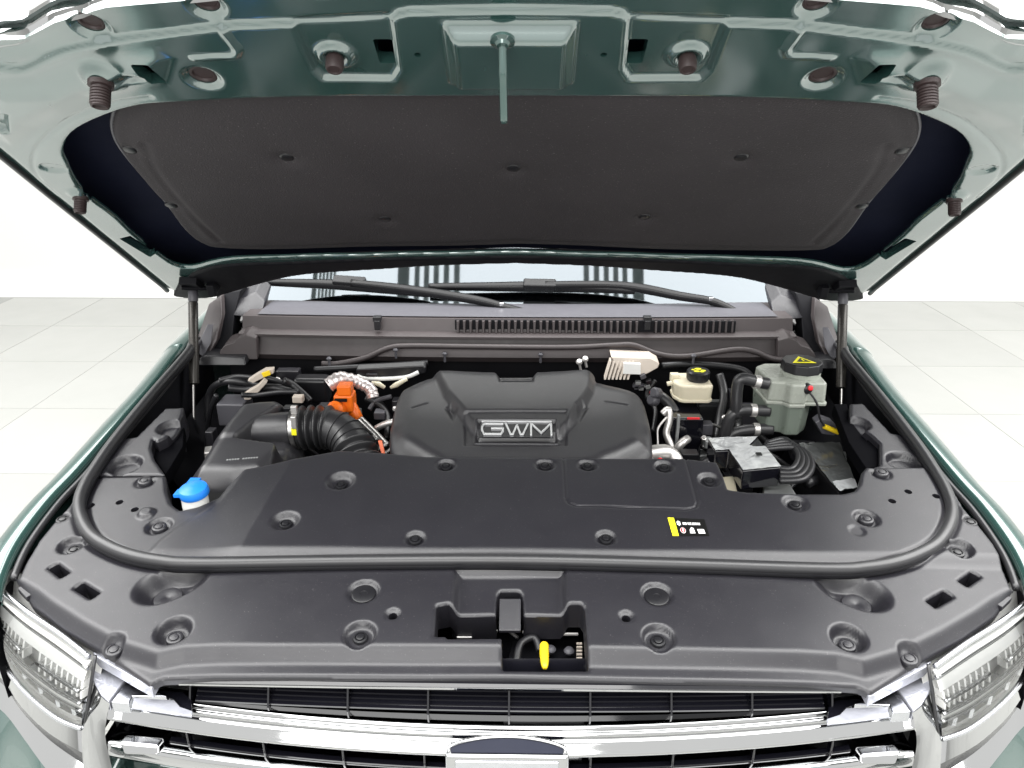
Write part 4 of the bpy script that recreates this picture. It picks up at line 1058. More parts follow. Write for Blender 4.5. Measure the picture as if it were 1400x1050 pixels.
# hoses to the tank
for pts, r_ in (([(1050, 525), (1035, 522), (1014, 518), (1008, 530), (1006, 570)], 0.014), ([(1052, 562), (1030, 561), (1012, 561), (998, 572), (990, 600)], 0.014), ([(1056, 587), (1034, 587), (1010, 590), (1000, 596), (985, 610)], 0.014)):
    hz = [PY(x, y, ry + 0.03) for x, y in pts]
    ho = MB().tube(crv(hz, 6), r_, 14).build('coolant_hose', 'rubber', CAR, auto=False); lab(ho, 'black rubber coolant hose entering the side of the coolant tank')
    c = hz[1]; ax = (hz[1] - hz[0]).normalized()
    MB().lathe([(r_ + 0.001, -0.007), (r_ + 0.002, -0.006), (r_ + 0.002, 0.006), (r_ + 0.001, 0.007)], O=c, axis=ax, seg=16).build('hose_clamp', 'alloy', ho)

# ---------------- brake fluid reservoir
by = 1.76
bx0, bx1 = PY(930, 540, by).x, PY(976, 540, by).x
bz1 = PY(950, 528, by).z; bz0 = PY(950, 552, by).z
bol = [(bx0, by + 0.006), (bx0 + 0.012, by), (bx1 - 0.010, by), (bx1, by + 0.010), (bx1 - 0.002, by + 0.075), (bx1 - 0.03, by + 0.095), (bx0 + 0.0, by + 0.095), (bx0 - 0.012, by + 0.07), (bx0 - 0.012, by + 0.03)]
bt = lofted('brake_fluid_tank', 'tank_cream', CAR, bol, bz0, bz1, 0.93, 1.0, ((bx0 + bx1) / 2, by + 0.05), 0.007, 3); lab(bt, 'cream brake fluid tank with black cap and yellow print')
lofted('tank_base', 'tank_cream', bt, bol, bz0 + 0.001, bz0 + 0.010, 1.0, 1.0, ((bx0 + bx1) / 2, by + 0.05), 0.003)
bcap = PY(954, 517, by + 0.045); bcap.z = bz1
MB().lathe([(0.026, -0.004), (0.026, 0.004), (0.029, 0.005), (0.029, 0.022), (0.0265, 0.025), (0.0005, 0.0252)], O=bcap, seg=30).build('tank_cap', 'plastic_black', bt)
yp = MB()
for (dx, dy, r_) in ((0.0, 0.008, 0.009), (0.011, -0.004, 0.007), (-0.006, -0.009, 0.008), (0.006, -0.012, 0.006), (-0.013, 0.002, 0.005)):
    yp.add([bcap + Vector((dx + r_ * math.cos(t * math.pi / 5), dy + r_ * 0.75 * math.sin(t * math.pi / 5), 0.0258)) for t in range(10)], [tuple(range(10))])
yp.build('cap_symbol', 'yellow_print', bt, smooth=False)
MB().tube([PY(931, 521, by + 0.05), PY(912, 525, by + 0.05)], 0.006, 10).box(PY(922, 516, by + 0.06), (0.02, 0.02, 0.02)).build('tank_spout', 'tank_cream', bt)

# ---------------- dark pump unit and silver pipes below it
MB().box(PY(937, 595, 1.70) + Vector((0, 0.05, -0.02)), (0.085, 0.10, 0.13)).build('pump_unit', 'gloss_black', CAR, bev=0.006)
MB().box(PY(926, 590, 1.685), (0.007, 0.01, 0.09)).build('pump_bracket', 'grey_metal', CAR, bev=0.001)
pu = MB().box(PY(948, 572, 1.695), (0.03, 0.004, 0.004)).build('red_mark', 'red', CAR)
pipe = lambda nm, pts, r_, m, label: lab(MB().tube(crv([PY(*p) for p in pts], 6), r_, 12).build(nm, m, CAR, auto=False), label)
pipe('refrigerant_pipe', [(906, 566, 1.70), (914, 560, 1.70), (915, 575, 1.69), (911, 592, 1.68), (916, 606, 1.67), (922, 618, 1.66)], 0.0085, 'alloy', 'bent silver pipe standing beside the black pump unit')
pipe('refrigerant_pipe', [(922, 618, 1.66), (932, 606, 1.66), (940, 600, 1.68)], 0.010, 'alloy', 'short silver branch pipe below the black pump unit')
pipe('thin_tube', [(912, 570, 1.69), (900, 585, 1.68), (899, 600, 1.67), (900, 625, 1.65)], 0.0028, 'alloy', 'thin pale tube beside the bent silver pipe')
pipe('cooling_elbow', [(848, 634, 1.52), (870, 626, 1.53), (895, 619, 1.54), (914, 620, 1.55), (925, 634, 1.54), (927, 660, 1.53)], 0.018, 'alloy', 'thick silver elbow pipe beside the engine cover')
MB().prism([PY(842, 632, 1.50), PY(880, 626, 1.50), PY(884, 618, 1.52), PY(866, 618, 1.53)], (0, 0.02, -0.01)).build('elbow_bracket', 'alloy', CAR, bev=0.002)
MB().lathe([(0.007, 0), (0.007, 0.008), (0.005, 0.010)], O=PY(902, 632, 1.50), axis=(0, -0.6, 1)).build('red_plug', 'red', CAR)
for (x, y) in ((901, 538), (897, 548)):
    MB().lathe([(0.012, 0), (0.014, 0.004), (0.014, 0.02), (0.010, 0.024)], O=PY(x, y, 1.78), axis=(-0.6, -0.5, 0.3), seg=16).build('hose_end', 'plastic_grey', CAR)
pipe('coolant_hose', [(901, 540, 1.79), (915, 552, 1.77), (925, 570, 1.75), (926, 600, 1.74)], 0.013, 'rubber', 'black hose dropping between the engine cover and brake fluid tank')
MB().box(PY(893, 537, 1.80), (0.018, 0.006, 0.006)).build('red_clip', 'red', CAR, bev=0.001)
for y in (548, 556): MB().box(PY(985, y, 1.93), (0.10, 0.008, 0.006)).build('bay_rail', 'grey_metal', CAR, bev=0.001)
MB().box(PY(975, 570, 1.92), (0.09, 0.03, 0.08)).build('mount_plate', 'plastic_black', CAR, bev=0.004)

# ---------------- finned silver module under the cowl
my = 1.87
fm = MB().prism([PY(835, 488, my), PY(890, 490, my), PY(902, 497, my), PY(900, 503, my - 0.01), PY(884, 512, my - 0.015), PY(850, 513, my - 0.015)], (0, 0.05, 0.004)).build('finned_module', 'tan_bracket', CAR, bev=0.003); lab(fm, 'pale silver finned module tucked under the cowl')
for k in range(7):
    x = 826 + k * 5.2; MB().prism([PY(x, 519, my - 0.03), PY(x + 2.4, 519, my - 0.03), PY(x + 10, 494, my - 0.004), PY(x + 7.6, 494, my - 0.004)], (0, 0.012, 0.006)).build('fin', 'tan_bracket', fm, smooth=False)
MB().prism([PY(853, 497, my - 0.02), PY(876, 498, my - 0.02), PY(876, 512, my - 0.024), PY(852, 511, my - 0.024)], (0, 0.012, 0)).build('module_label', 'lamp_white', fm, smooth=False)
for k in range(9):
    p = PY(random.uniform(868, 888), random.uniform(514, 532), my - 0.02); MB().box(p, (random.uniform(.008, .016), .014, random.uniform(.006, .012)), Matrix.Rotation(random.uniform(-.5, .5), 3, 'Y')).build('module_plug', random.choice(['grey_metal', 'plastic_black', 'plastic_grey']), fm, bev=0.001)
for (x, y) in ((792, 496), (800, 492)):
    MB().lathe([(0.008, 0), (0.009, 0.004), (0.006, 0.009), (0.0005, 0.010)], O=PY(x, y, 1.89), axis=(0, -0.5, 0.8), seg=14).tube([PY(x, y + 1, 1.89), PY(x + 2, y + 10, 1.89)], 0.0035, 8).build('stud_bolt', 'alloy', CAR)

# ---------------- control module under silver film, cables, battery
mz = -0.770
ft = [PZ(*p, mz) for p in ((968, 599), (1036, 597), (1068, 638), (1016, 643), (997, 615), (978, 616))]
ecu = MB().prism([p - Vector((0, 0, 0.002)) for p in ft], (0, 0, -0.045)).build('control_module', 'gloss_black', CAR, bev=0.003); lab(ecu, 'black control module covered in crinkled silver film')
# film sheet: a crumpled grid draped over the box top
def film_sheet(corners, n, amp, name, m, parent):
    a, b, c, d = corners; rows = []
    for i in range(n + 1):
        r_ = []
        for j in range(n + 1):
            p = a.lerp(b, j / n).lerp(d.lerp(c, j / n), i / n)
            r_.append(p + Vector((0, 0, amp * (0.5 + math.sin(j * 2.3 + i * 0.9) * math.cos(i * 1.7 - j * 0.6) * 0.5) + random.uniform(0, amp * 0.3))))
        rows.append(r_)
    return MB().grid(rows).build(name, m, parent, auto=False)
film_sheet([ft[5] + Vector((0.0, 0, 0)), ft[0], ft[1], PZ(1020, 613, mz)], 8, 0.0016, 'film', 'silver_film', ecu)
film_sheet([PZ(997, 615, mz), PZ(1010, 605, mz), PZ(1052, 617, mz), PZ(1016, 643, mz)], 8, 0.0016, 'film', 'silver_film', ecu)
film_sheet([PZ(1016, 643, mz), PZ(1000, 612, mz), PZ(1046, 610, mz), PZ(1068, 638, mz)], 8, 0.0016, 'film', 'silver_film', ecu)
MB().box(PZ(1037, 624, mz) + Vector((0, 0, 0.006)), (0.012, 0.012, 0.002)).build('module_mark', 'label_black', ecu)
p = PZ(1042, 650, mz - 0.028); MB().box(p, (0.074, 0.010, 0.022)).build('module_plug', 'plastic_black', ecu, bev=0.003)
MB().box(PZ(1031, 668, mz - 0.02) + Vector((0, 0.02, -0.085)), (0.036, 0.02, 0.12)).build('module_post', 'plastic_black', ecu, bev=0.003)
for k in range(4):
    r_ = 0.016 * k
    pts = [PZ(1048 - k * 2, 606 + k * 3, mz - 0.01), PZ(1074 + k * 6, 601 + k * 4, mz - 0.008), PZ(1091 + k * 6.5, 622 + k * 4, mz - 0.01), PZ(1084 + k * 5, 640 + k * 5, mz - 0.012), PZ(1066, 640 + k * 6, mz - 0.014)]
    o = MB().tube(crv(pts, 8), 0.0065, 10).build('battery_cable', 'wire_loom', CAR, auto=False); lab(o, 'thick black cable looping out of the control module')
bz = -0.815
bf = [PZ(*p, bz) for p in ((1092, 607), (1148, 606), (1172, 668), (1146, 672))]
bat = MB().prism([p - Vector((0, 0, 0.003)) for p in bf], (0, 0, -0.17)).build('battery', 'plastic_black', CAR, bev=0.004); lab(bat, 'black battery under loose clear film beside the module cables')
film_sheet([bf[3], bf[2], bf[1], bf[0]], 10, 0.005, 'film', 'clear_film', bat)
film_sheet([PZ(1138, 660, bz + 0.008), PZ(1168, 655, bz + 0.008), PZ(1172, 668, bz + 0.008), PZ(1146, 672, bz + 0.008)], 6, 0.005, 'film', 'silver_film', bat)
MB().prism([PZ(982, 652, -0.83), PZ(1004, 650, -0.83), PZ(1012, 690, -0.83), PZ(990, 690, -0.83)], (0, 0, -0.06)).build('bay_plate', 'tank_cream', CAR, bev=0.003)
MB().prism([PZ(1044, 660, -0.83), PZ(1076, 655, -0.83), PZ(1098, 690, -0.83), PZ(1044, 690, -0.83)], (0, 0, -0.03)).build('bay_plate', 'grey_metal', CAR, bev=0.003)
MB().prism([PZ(925, 640, -0.82), PZ(975, 632, -0.82), PZ(985, 660, -0.82), PZ(940, 664, -0.82)], (0, 0, -0.03)).build('bay_plate', 'alloy', CAR, bev=0.003)
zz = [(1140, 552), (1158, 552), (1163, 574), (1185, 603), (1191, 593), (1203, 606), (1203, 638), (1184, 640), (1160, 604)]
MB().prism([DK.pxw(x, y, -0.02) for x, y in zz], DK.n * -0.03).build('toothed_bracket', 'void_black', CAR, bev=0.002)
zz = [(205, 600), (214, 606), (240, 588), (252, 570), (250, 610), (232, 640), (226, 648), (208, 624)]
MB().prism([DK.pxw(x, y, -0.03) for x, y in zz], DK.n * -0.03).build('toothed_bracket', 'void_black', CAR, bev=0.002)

# ---------------- left bay hardware: looms, brackets, fuse box, orange connector, foil hose
MB().box(PY(316, 562, 1.74) + Vector((0, 0.03, -0.01)), (0.07, 0.07, 0.06)).build('fuse_box', 'plastic_grey', CAR, bev=0.005)
for k, pts in enumerate(([(284, 575), (286, 540), (300, 524), (330, 522), (352, 528), (392, 530)], [(300, 520), (322, 515), (345, 516), (370, 518), (398, 528), (412, 540)], [(312, 530), (340, 532), (372, 530), (410, 538)], [(282, 620), (284, 590), (288, 560), (296, 540)], [(388, 520), (400, 526), (414, 538), (424, 548)], [(330, 540), (352, 540), (384, 536), (408, 536)])):
    y_ = 1.80 - 0.01 * k
    o = MB().tube(crv([PY(x, y, y_ + 0.01 * math.sin(j * 1.7)) for j, (x, y) in enumerate(pts)], 8), 0.009 if k % 2 == 0 else 0.0065, 10).build('wire_loom', 'wire_loom', CAR, auto=False); lab(o, 'black taped wire loom behind the air filter box')
MB().prism([PY(x, y, 1.77) for x, y in ((338, 521), (348, 514), (362, 506), (374, 505), (374, 511), (358, 518), (346, 524))], (0, 0.012, 0.004)).build('loom_bracket', 'tan_bracket', CAR, bev=0.002)
MB().prism([PY(x, y, 1.76) for x, y in ((332, 541), (340, 535), (352, 528), (360, 520), (365, 524), (352, 538), (346, 542), (342, 547), (334, 547))], (0, 0.012, 0.004)).build('loom_bracket', 'tan_bracket', CAR, bev=0.002)
MB().box(PY(364, 511, 1.765), (0.02, 0.006, 0.012), Matrix.Rotation(R(-20), 3, 'Y')).build('loom_tag', 'yellow', CAR, bev=0.001)
MB().box(PY(425, 535, 1.83) + Vector((0, 0.02, 0)), (0.09, 0.05, 0.07)).build('throttle_housing', 'plastic_black', CAR, bev=0.012)
MB().box(PY(408, 545, 1.72), (0.026, 0.02, 0.018)).build('brown_connector', 'tan_bracket', CAR, bev=0.003)
MB().box(PY(398, 560, 1.66), (0.034, 0.02, 0.02)).build('sensor_block', 'plastic_black', CAR, bev=0.004)
oc = PY(472, 548, 1.70)
orange = MB().box(oc, (0.046, 0.045, 0.044)).build('orange_connector', 'orange', CAR, bev=0.005); lab(orange, 'bright orange high voltage connector behind the intake hose')
MB().box(oc + Vector((0.004, -0.005, 0.034)), (0.034, 0.034, 0.026)).build('connector_block', 'orange', orange, bev=0.004)
MB().lathe([(0.020, 0), (0.022, 0.004), (0.022, 0.02), (0.015, 0.026)], O=oc + Vector((-0.012, -0.018, -0.014)), axis=(-0.3, -1, 0.3), seg=18).build('connector_boss', 'orange', orange)
MB().tube(crv([oc + Vector((0.012, 0, -0.01)), oc + Vector((0.03, -0.01, -0.05)), oc + Vector((0.03, 0.0, -0.12))], 6), 0.014, 12).build('connector_cable', 'orange', orange, auto=False)
MB().box(oc + Vector((-0.004, -0.027, 0.013)), (0.03, 0.004, 0.008)).build('connector_gap', 'bay_dark', orange, bev=0.001)
fp = crv([PY(449, 527, 1.72), PY(462, 519, 1.73), PY(476, 518, 1.74), PY(492, 524, 1.75), PY(506, 532, 1.75), PY(510, 544, 1.74)], 8)
lab(MB().tube(fp, [0.015 + 0.0012 * math.sin(i * 1.9) + (0.003 if i < 14 else 0.0) for i in range(len(fp))], 12).build('foil_hose', 'foil', CAR, auto=False), 'crinkled silver foil sleeve arching over the orange connector')
rl = MB().prism([PY(x, y, 1.83) for x, y in ((487, 505), (578, 500), (582, 503), (582, 510), (560, 516), (500, 519), (487, 513))], (0, 0.02, 0.006)).build('fuel_rail', 'plastic_black', CAR, bev=0.003); lab(rl, 'dark rail with a pale metal lower edge behind the engine cover')
MB().tube(crv([PY(488, 514, 1.825), PY(505, 518, 1.825), PY(552, 516, 1.825), PY(572, 509, 1.825)], 6), 0.0055, 8).build('rail_edge', 'lamp_white', rl, auto=False)
for pts in ([(508, 523), (518, 525), (526, 530)], [(534, 530), (542, 526), (556, 518)]):
    MB().tube([PY(x, y, 1.80) for x, y in pts], [0.004, 0.007, 0.005], 8).build('pale_connector', 'tank_cream', CAR, auto=False)
pipe('metal_tube', [(492, 574, 1.66), (506, 588, 1.64), (520, 602, 1.62), (530, 612, 1.60)], 0.011, 'steel', 'dark steel tube running beside the intake hose')
pipe('metal_tube', [(514, 586, 1.70), (526, 580, 1.70), (540, 576, 1.70)], 0.008, 'alloy', 'short pale tube entering the side of the engine cover')
for k, (x0, y0, x1, y1) in enumerate(((511, 618, 530, 605), (520, 624, 538, 611))):
    MB().tube([PY(x0, y0, 1.555), PY(x1, y1, 1.575)], 0.0035, 8).build('silver_strap', 'alloy', CAR)
MB().prism([PY(517, 603, 1.55), PY(522, 603, 1.55), PY(528, 626, 1.53), PY(523, 626, 1.53)], (0, 0.004, 0)).build('orange_tag', 'orange_tag', CAR, smooth=False)
# clutter deep in the dark around the engine
for k in range(80):
    x = random.choice([random.uniform(-0.78, -0.36), random.uniform(0.34, 0.8), random.uniform(-0.75, 0.75)]); y = random.uniform(1.55, 1.93)
    z = H - random.uniform(0.84, 1.1)
    if k % 3 == 0:
        d = Vector((random.uniform(-.12, .12), random.uniform(-.1, .1), random.uniform(-.08, .08))); c = Vector((x, y, z))
        MB().tube(crv([c - d, c - d * 0.2 + Vector((0, 0, 0.03)), c + d], 6), random.uniform(0.005, 0.013), 8).build('bay_hose', 'wire_loom', CAR, auto=False)
    else:
        MB().box((x, y, z), (random.uniform(.02, .07), random.uniform(.02, .06), random.uniform(.02, .08)), Matrix.Rotation(random.uniform(-.4, .4), 3, 'Z')).build('bay_fitting', random.choice(['plastic_black', 'plastic_black', 'plastic', 'plastic_grey', 'grey_metal', 'alloy']), CAR, bev=0.003)

# extra wiring, hoses and fittings in the right and rear of the bay
def run(nm, pts, r_, m, label): return lab(MB().tube(crv([PY(*p) for p in pts], 7), r_, 10).build(nm, m, CAR, auto=False), label)
run('wire_loom', [(905, 500, 1.90), (935, 498, 1.92), (985, 500, 1.93), (1020, 508, 1.92), (1034, 530, 1.88)], 0.009, 'wire_loom', 'black taped loom running along the bulkhead to the coolant tank')
run('wire_loom', [(984, 512, 1.90), (990, 540, 1.86), (984, 570, 1.82), (978, 600, 1.76)], 0.011, 'rubber', 'black loom dropping behind the brake fluid tank')
run('brake_line', [(930, 556, 1.80), (928, 572, 1.78), (950, 584, 1.75), (972, 580, 1.76), (990, 588, 1.76)], 0.0035, 'steel', 'thin steel brake line below the brake fluid tank')
run('brake_line', [(940, 556, 1.80), (944, 576, 1.77), (958, 592, 1.74), (962, 612, 1.70)], 0.0035, 'steel', 'thin steel brake line curving round the pump unit')
run('coolant_hose', [(1000, 560, 1.80), (1010, 585, 1.76), (1004, 605, 1.70), (980, 625, 1.66), (955, 640, 1.62)], 0.013, 'rubber', 'black hose dipping behind the control module')
run('wire_loom', [(1092, 655, 1.50), (1078, 668, 1.48), (1062, 676, 1.47), (1046, 690, 1.46)], 0.006, 'wire_loom', 'thin black loom below the cable loops')
run('wire_loom', [(896, 520, 1.86), (884, 540, 1.84), (896, 560, 1.80), (893, 590, 1.74)], 0.006, 'wire_loom', 'thin black loom beside the engine cover edge')
run('wire_loom', [(430, 505, 1.90), (470, 503, 1.90), (520, 500, 1.91), (585, 496, 1.91)], 0.008, 'wire_loom', 'black loom along the bulkhead behind the foil sleeve')
run('wire_loom', [(500, 545, 1.80), (520, 555, 1.78), (530, 570, 1.75), (528, 600, 1.68)], 0.007, 'wire_loom', 'black loom between the orange connector and engine cover')
run('wire_loom', [(505, 560, 1.78), (515, 548, 1.79), (535, 542, 1.79)], 0.006, 'plastic_grey', 'grey conduit beside the engine cover corner')
for (x, y, yy, sx, sz, m) in ((965, 585, 1.74, .03, .03, 'plastic_grey'), (978, 618, 1.66, .03, .022, 'plastic'), (1002, 545, 1.86, .026, .05, 'plastic'), (942, 625, 1.62, .04, .03, 'plastic_black'), (968, 605, 1.68, .02, .02, 'grey_metal'),
                           (510, 512, 1.84, .03, .016, 'plastic'), (545, 550, 1.80, .03, .02, 'plastic'), (520, 566, 1.76, .028, .02, 'plastic_grey'), (395, 512, 1.88, .06, .03, 'plastic'), (290, 600, 1.66, .02, .05, 'plastic'), (445, 560, 1.76, .03, .03, 'plastic')):
    MB().box(PY(x, y, yy), (sx, 0.03, sz)).build('bay_connector', m, CAR, bev=0.003)
for (x, y, yy) in ((962, 600, 1.68), (990, 572, 1.80), (890, 630, 1.50), (950, 558, 1.82), (540, 560, 1.78), (512, 600, 1.60), (380, 520, 1.85)):
    MB().lathe([(0.007, 0), (0.007, 0.004), (0.0045, 0.005), (0.0045, 0.009)], O=PY(x, y, yy), axis=(0, -0.5, 1), seg=6).build('bay_bolt', 'alloy', CAR)

# ---------------- hood latch seen through the opening
def lp(px, py, z): return PZ(px, py, z)
lz = -0.90
latch = MB().prism([lp(700, 876, lz), lp(792, 872, lz), lp(798, 925, lz), lp(690, 925, lz)], (0, 0, -0.012)).build('hood_latch', 'bay_dark', CAR, bev=0.002); lab(latch, 'black hood latch in the opening with a yellow release lever')
MB().tube(crv([lp(744, 880, -0.852), lp(744, 892, -0.852), lp(745, 914, -0.852)], 6), [0.0048, 0.0066, 0.0074, 0.0076, 0.0076, 0.0076, 0.0076, 0.0074, 0.0072, 0.0068, 0.0060, 0.0050, 0.003], 10).build('release_lever', 'yellow', latch, auto=False)
for (x, y) in ((753, 890), (778, 892)):
    MB().lathe([(0.008, 0), (0.009, 0.004), (0.006, 0.008), (0.003, 0.009)], O=lp(x, y, -0.885), seg=12).build('latch_bolt', 'plastic_grey', latch)
MB().tube(crv([lp(706, 905, -0.87), lp(712, 880, -0.86), lp(730, 872, -0.86), lp(738, 890, -0.87)], 6), 0.006, 8).build('latch_cable', 'wire_loom', latch, auto=False)
for k in range(7):
    MB().box(lp(792, 880 + k * 5, -0.87), (0.009, 0.0025, 0.003)).build('latch_comb', 'tan_bracket', latch, smooth=False)
for pts in ([(652, 861), (662, 860), (668, 863), (680, 863)], [(714, 864), (728, 863), (738, 861), (743, 862)], [(690, 858), (700, 866), (708, 872)], [(625, 872), (645, 872)], [(756, 867), (790, 867)]):
    MB().tube([lp(x, y, -0.86) for x, y in pts], 0.003, 8).build('latch_wire', 'steel', latch)
MB().prism([lp(600, 850, -0.93), lp(805, 850, -0.93), lp(815, 935, -0.93), lp(600, 935, -0.93)], (0, 0, -0.01)).build('latch_pan', 'bay_dark', latch, smooth=False)
MB().lathe([(0.018, 0), (0.02, 0.01), (0.012, 0.02)], O=lp(634, 870, -0.88)).build('latch_motor', 'plastic_black', latch)

# ---------------- grille: bars bow back towards the ends
def bow(x): return 0.06 * x * x
def bar(prof, x0, x1, n=41, k_=0.16):
    xs = np.linspace(x0, x1, n); mb = MB()
    ring = [[Vector((x, y + k_ * x * x, H + z)) for x in xs] for (y, z) in prof]
    mb.grid([r_ for r_ in ring] + [ring[0]]); k = len(prof) + 1
    mb.f.append(tuple(i * n for i in range(k - 1))[::-1]); mb.f.append(tuple(i * n + n - 1 for i in range(k - 1)))
    return mb
def gy(py, z):  # Y of a centre pixel at a height
    return PZ(698, py, z).y
fb = DK.w(0, D(697, 928, LOW)[1], LOW - 0.004)
zt = fb.z - H; yt = fb.y
# body behind the grille
back = bar([(yt + 0.06, zt - 0.012), (yt + 0.05, zt - 0.03), (yt + 0.05, zt - 0.45), (yt + 0.09, zt - 0.45)], -0.57, 0.57).build('grille', 'grille_black', CAR); lab(back, 'black grille with chrome bars across the front of the car')
# gloss trim along the cover edge
gw = abs(PZ(243, 955, -0.865).x)
bar([(yt + 0.010, zt - 0.004), (yt - 0.003, zt - 0.004), (yt - 0.006, zt - 0.008), (yt - 0.004, zt - 0.014), (yt + 0.010, zt - 0.014)], -gw, gw, 41, 0.01).build('top_trim', 'gloss_black', back)
bar([(yt - 0.001, zt - 0.0075), (yt - 0.008, zt - 0.0085), (yt - 0.008, zt - 0.0115), (yt - 0.001, zt - 0.0115)], -gw, gw, 41, 0.01).build('top_trim_line', 'chrome', back)
# louvre blade inside the upper slot (ribbed)
for k in range(5):
    z = zt - 0.030 - 0.0045 * k; y = yt + 0.014 - 0.0052 * k
    bar([(y + 0.003, z + 0.0018), (y - 0.003, z - 0.0002), (y - 0.003, z - 0.0030), (y + 0.003, z - 0.0030)], -gw + 0.015, gw - 0.015, 41, 0.06).build('louvre', 'satin_chrome' if k in (1, 2, 3) and False else 'gloss_black', back)
bar([(yt + 0.012, zt - 0.054), (yt - 0.020, zt - 0.056), (yt - 0.020, zt - 0.062), (yt + 0.012, zt - 0.062)], -gw, gw, 41, 0.10).build('slot_floor', 'grille_black', back)
# vertical dividers
for k in range(-4, 5):
    x = 0.1215 * k
    y = bow(x)
    MB().prism([(x, yt + 0.002 + y, H + zt - 0.012), (x, yt + 0.022 + y, H + zt - 0.012), (x, yt + 0.02 + y, H + zt - 0.056), (x, yt - 0.018 + y, H + zt - 0.056)], (0.0032, 0, 0)).build('divider', 'gloss_black', back, bev=0.0008)
# main chrome bar
z1 = -0.888; y1 = gy(995, z1); z2 = -0.920; y2 = gy(1033, z2)
mainb = [(y1 + 0.03, z1 - 0.004), (y1 + 0.006, z1), (y1 + 0.001, z1 - 0.001), (y1 - 0.001, z1 - 0.0045), (y1 - 0.0012, z1 - 0.0065), (y1 - 0.005, z1 - 0.007), (y1 - 0.0075, z1 - 0.010), (y1 - 0.0075, z1 - 0.0150), (y1 - 0.012, z1 - 0.0170), (y2 + 0.002, z2 + 0.006), (y2 - 0.002, z2 + 0.001), (y2 + 0.002, z2 - 0.004), (y2 + 0.03, z2 - 0.006)]
XB = abs(PZ(136, 975, -0.895).x); cbm = bar(cr(mainb, 3), -XB, XB).build('chrome_bar', 'chrome', back, auto=False)
# lower slot, second bar, lower body
z3 = -0.955; y3 = gy(1064, z3)
sb = [(y3 + 0.05, z3), (y3, z3), (y3 - 0.008, z3 - 0.008), (y3 - 0.006, z3 - 0.03), (y3 + 0.05, z3 - 0.035)]
bar(cr(sb, 2), -XB, XB).build('chrome_bar', 'chrome', back, auto=False)
for dz in (0.030, 0.050):
    bar([(y2 + 0.012, z2 - dz), (y2 + 0.004, z2 - dz - 0.001), (y2 + 0.004, z2 - dz - 0.004), (y2 + 0.012, z2 - dz - 0.004)], -0.52, 0.52).build('louvre', 'gloss_black', back)
for k in range(-4, 5):
    if k == 0: continue
    x = 0.1215 * k; y = y2 + 0.006 + 0.16 * x * x
    MB().box((x, y, H + z2 - 0.032), (0.003, 0.012, 0.055)).build('divider', 'gloss_black', back, bev=0.0006)
# chrome hooks at the ends of the lower slot
for sg in (1, -1):
    pts = [PZ(166, 1008, -0.905), PZ(220, 1013, -0.905), PZ(220, 1028, -0.915), PZ(172, 1026, -0.915)]
    pts = [Vector((p.x * sg, p.y - 0.008, p.z)) for p in pts]
    MB().prism(pts, (0, 0.02, -0.006)).build('chrome_hook', 'chrome', back, bev=0.004, seg=3)
    # filmed corner plates: top faces beside the slot
    def c(px, py, z): p = PZ(px, py, z); return Vector((p.x * sg, p.y, p.z))
    def plate(pts, z, th, m, nm, bv=0.002): return MB().prism([c(x, y, z) for x, y in pts], (0, 0, -th)).build(nm, m, back, bev=bv)
    zc = -0.880
    plate([(126, 890), (134, 888), (218, 923), (207, 941), (133, 899)], zt - 0.004, 0.02, 'filmed_trim', 'corner_strip')
    plate([(121, 904), (128, 896), (174, 926), (148, 959), (138, 950), (128, 932)], zc + 0.004, 0.02, 'filmed_trim', 'corner_plate')
    plate([(176, 927), (206, 944), (228, 951), (181, 952), (176, 962), (151, 960)], zc + 0.001, 0.02, 'satin_chrome', 'corner_plate')
    plate([(183, 954), (238, 957), (246, 966), (263, 972), (262, 979), (180, 967)], zc, 0.004, 'filmed_trim', 'corner_plate', 0.001)
    plate([(206, 944), (250, 946), (262, 956), (262, 974), (246, 966), (238, 957)], zc - 0.004, 0.01, 'gloss_black', 'corner_plate', 0.001)
    # chrome upright: swept face from the lamp corner downwards
    up = [[(118, 903), (122, 918), (129, 936), (138, 952), (150, 962)], [(114, 935), (120, 952), (128, 966), (137, 976), (146, 981)], [(112, 975), (120, 990), (128, 998), (136, 1004), (144, 1008)], [(112, 1020), (122, 1032), (132, 1040), (143, 1046), (153, 1050)], [(116, 1080), (130, 1092), (142, 1100), (155, 1106), (166, 1110)]]
    zz = [-0.878, -0.905, -0.932, -0.968, -1.02]
    rows = [crv([c(x, y, z) for x, y in r_], 4) for r_, z in zip(up, zz)]
    if sg == -1: rows = rows[::-1]
    rr = [[Vector(v) for v in row] for row in rows]
    cols = list(zip(*rr)); cols = [crv(list(cc_), 4) for cc_ in cols]
    MB().grid([list(r_) for r_ in zip(*cols)]).build('chrome_upright', 'chrome', back, auto=False)
# emblem housing: dark arched face leaning back, chrome rim, chrome frame below
yf = gy(1030, -0.897); ybk = gy(1007, -0.889)
arch = [(-0.083, 0.0)] + [(-0.083 + 0.166 * k / 14, 0.35 + 0.65 * math.sin(math.pi * k / 14) ** 0.7) for k in range(15)] + [(0.083, 0.0)]
ap = [Vector((x, yf + (ybk - yf) * t, H - 0.897 + 0.008 * t)) for x, t in arch]
emb = MB().prism(ap, (0, 0.012, -0.03)).build('emblem', 'emblem_navy', back, bev=0.0015); lab(emb, 'black and chrome emblem plate in the middle of the grille')
MB().tube(ap, 0.0032, 8).build('emblem_rim', 'chrome', emb, auto=False)
zf = -0.900; yq = gy(1033, zf)
MB().prism([Vector((x, yq - 0.004, H + z)) for x, z in ((-0.088, zf + 0.002), (0.088, zf + 0.002), (0.088, zf - 0.08), (-0.088, zf - 0.08))], (0, 0.015, 0)).build('emblem_frame', 'chrome', emb, bev=0.005, seg=3)
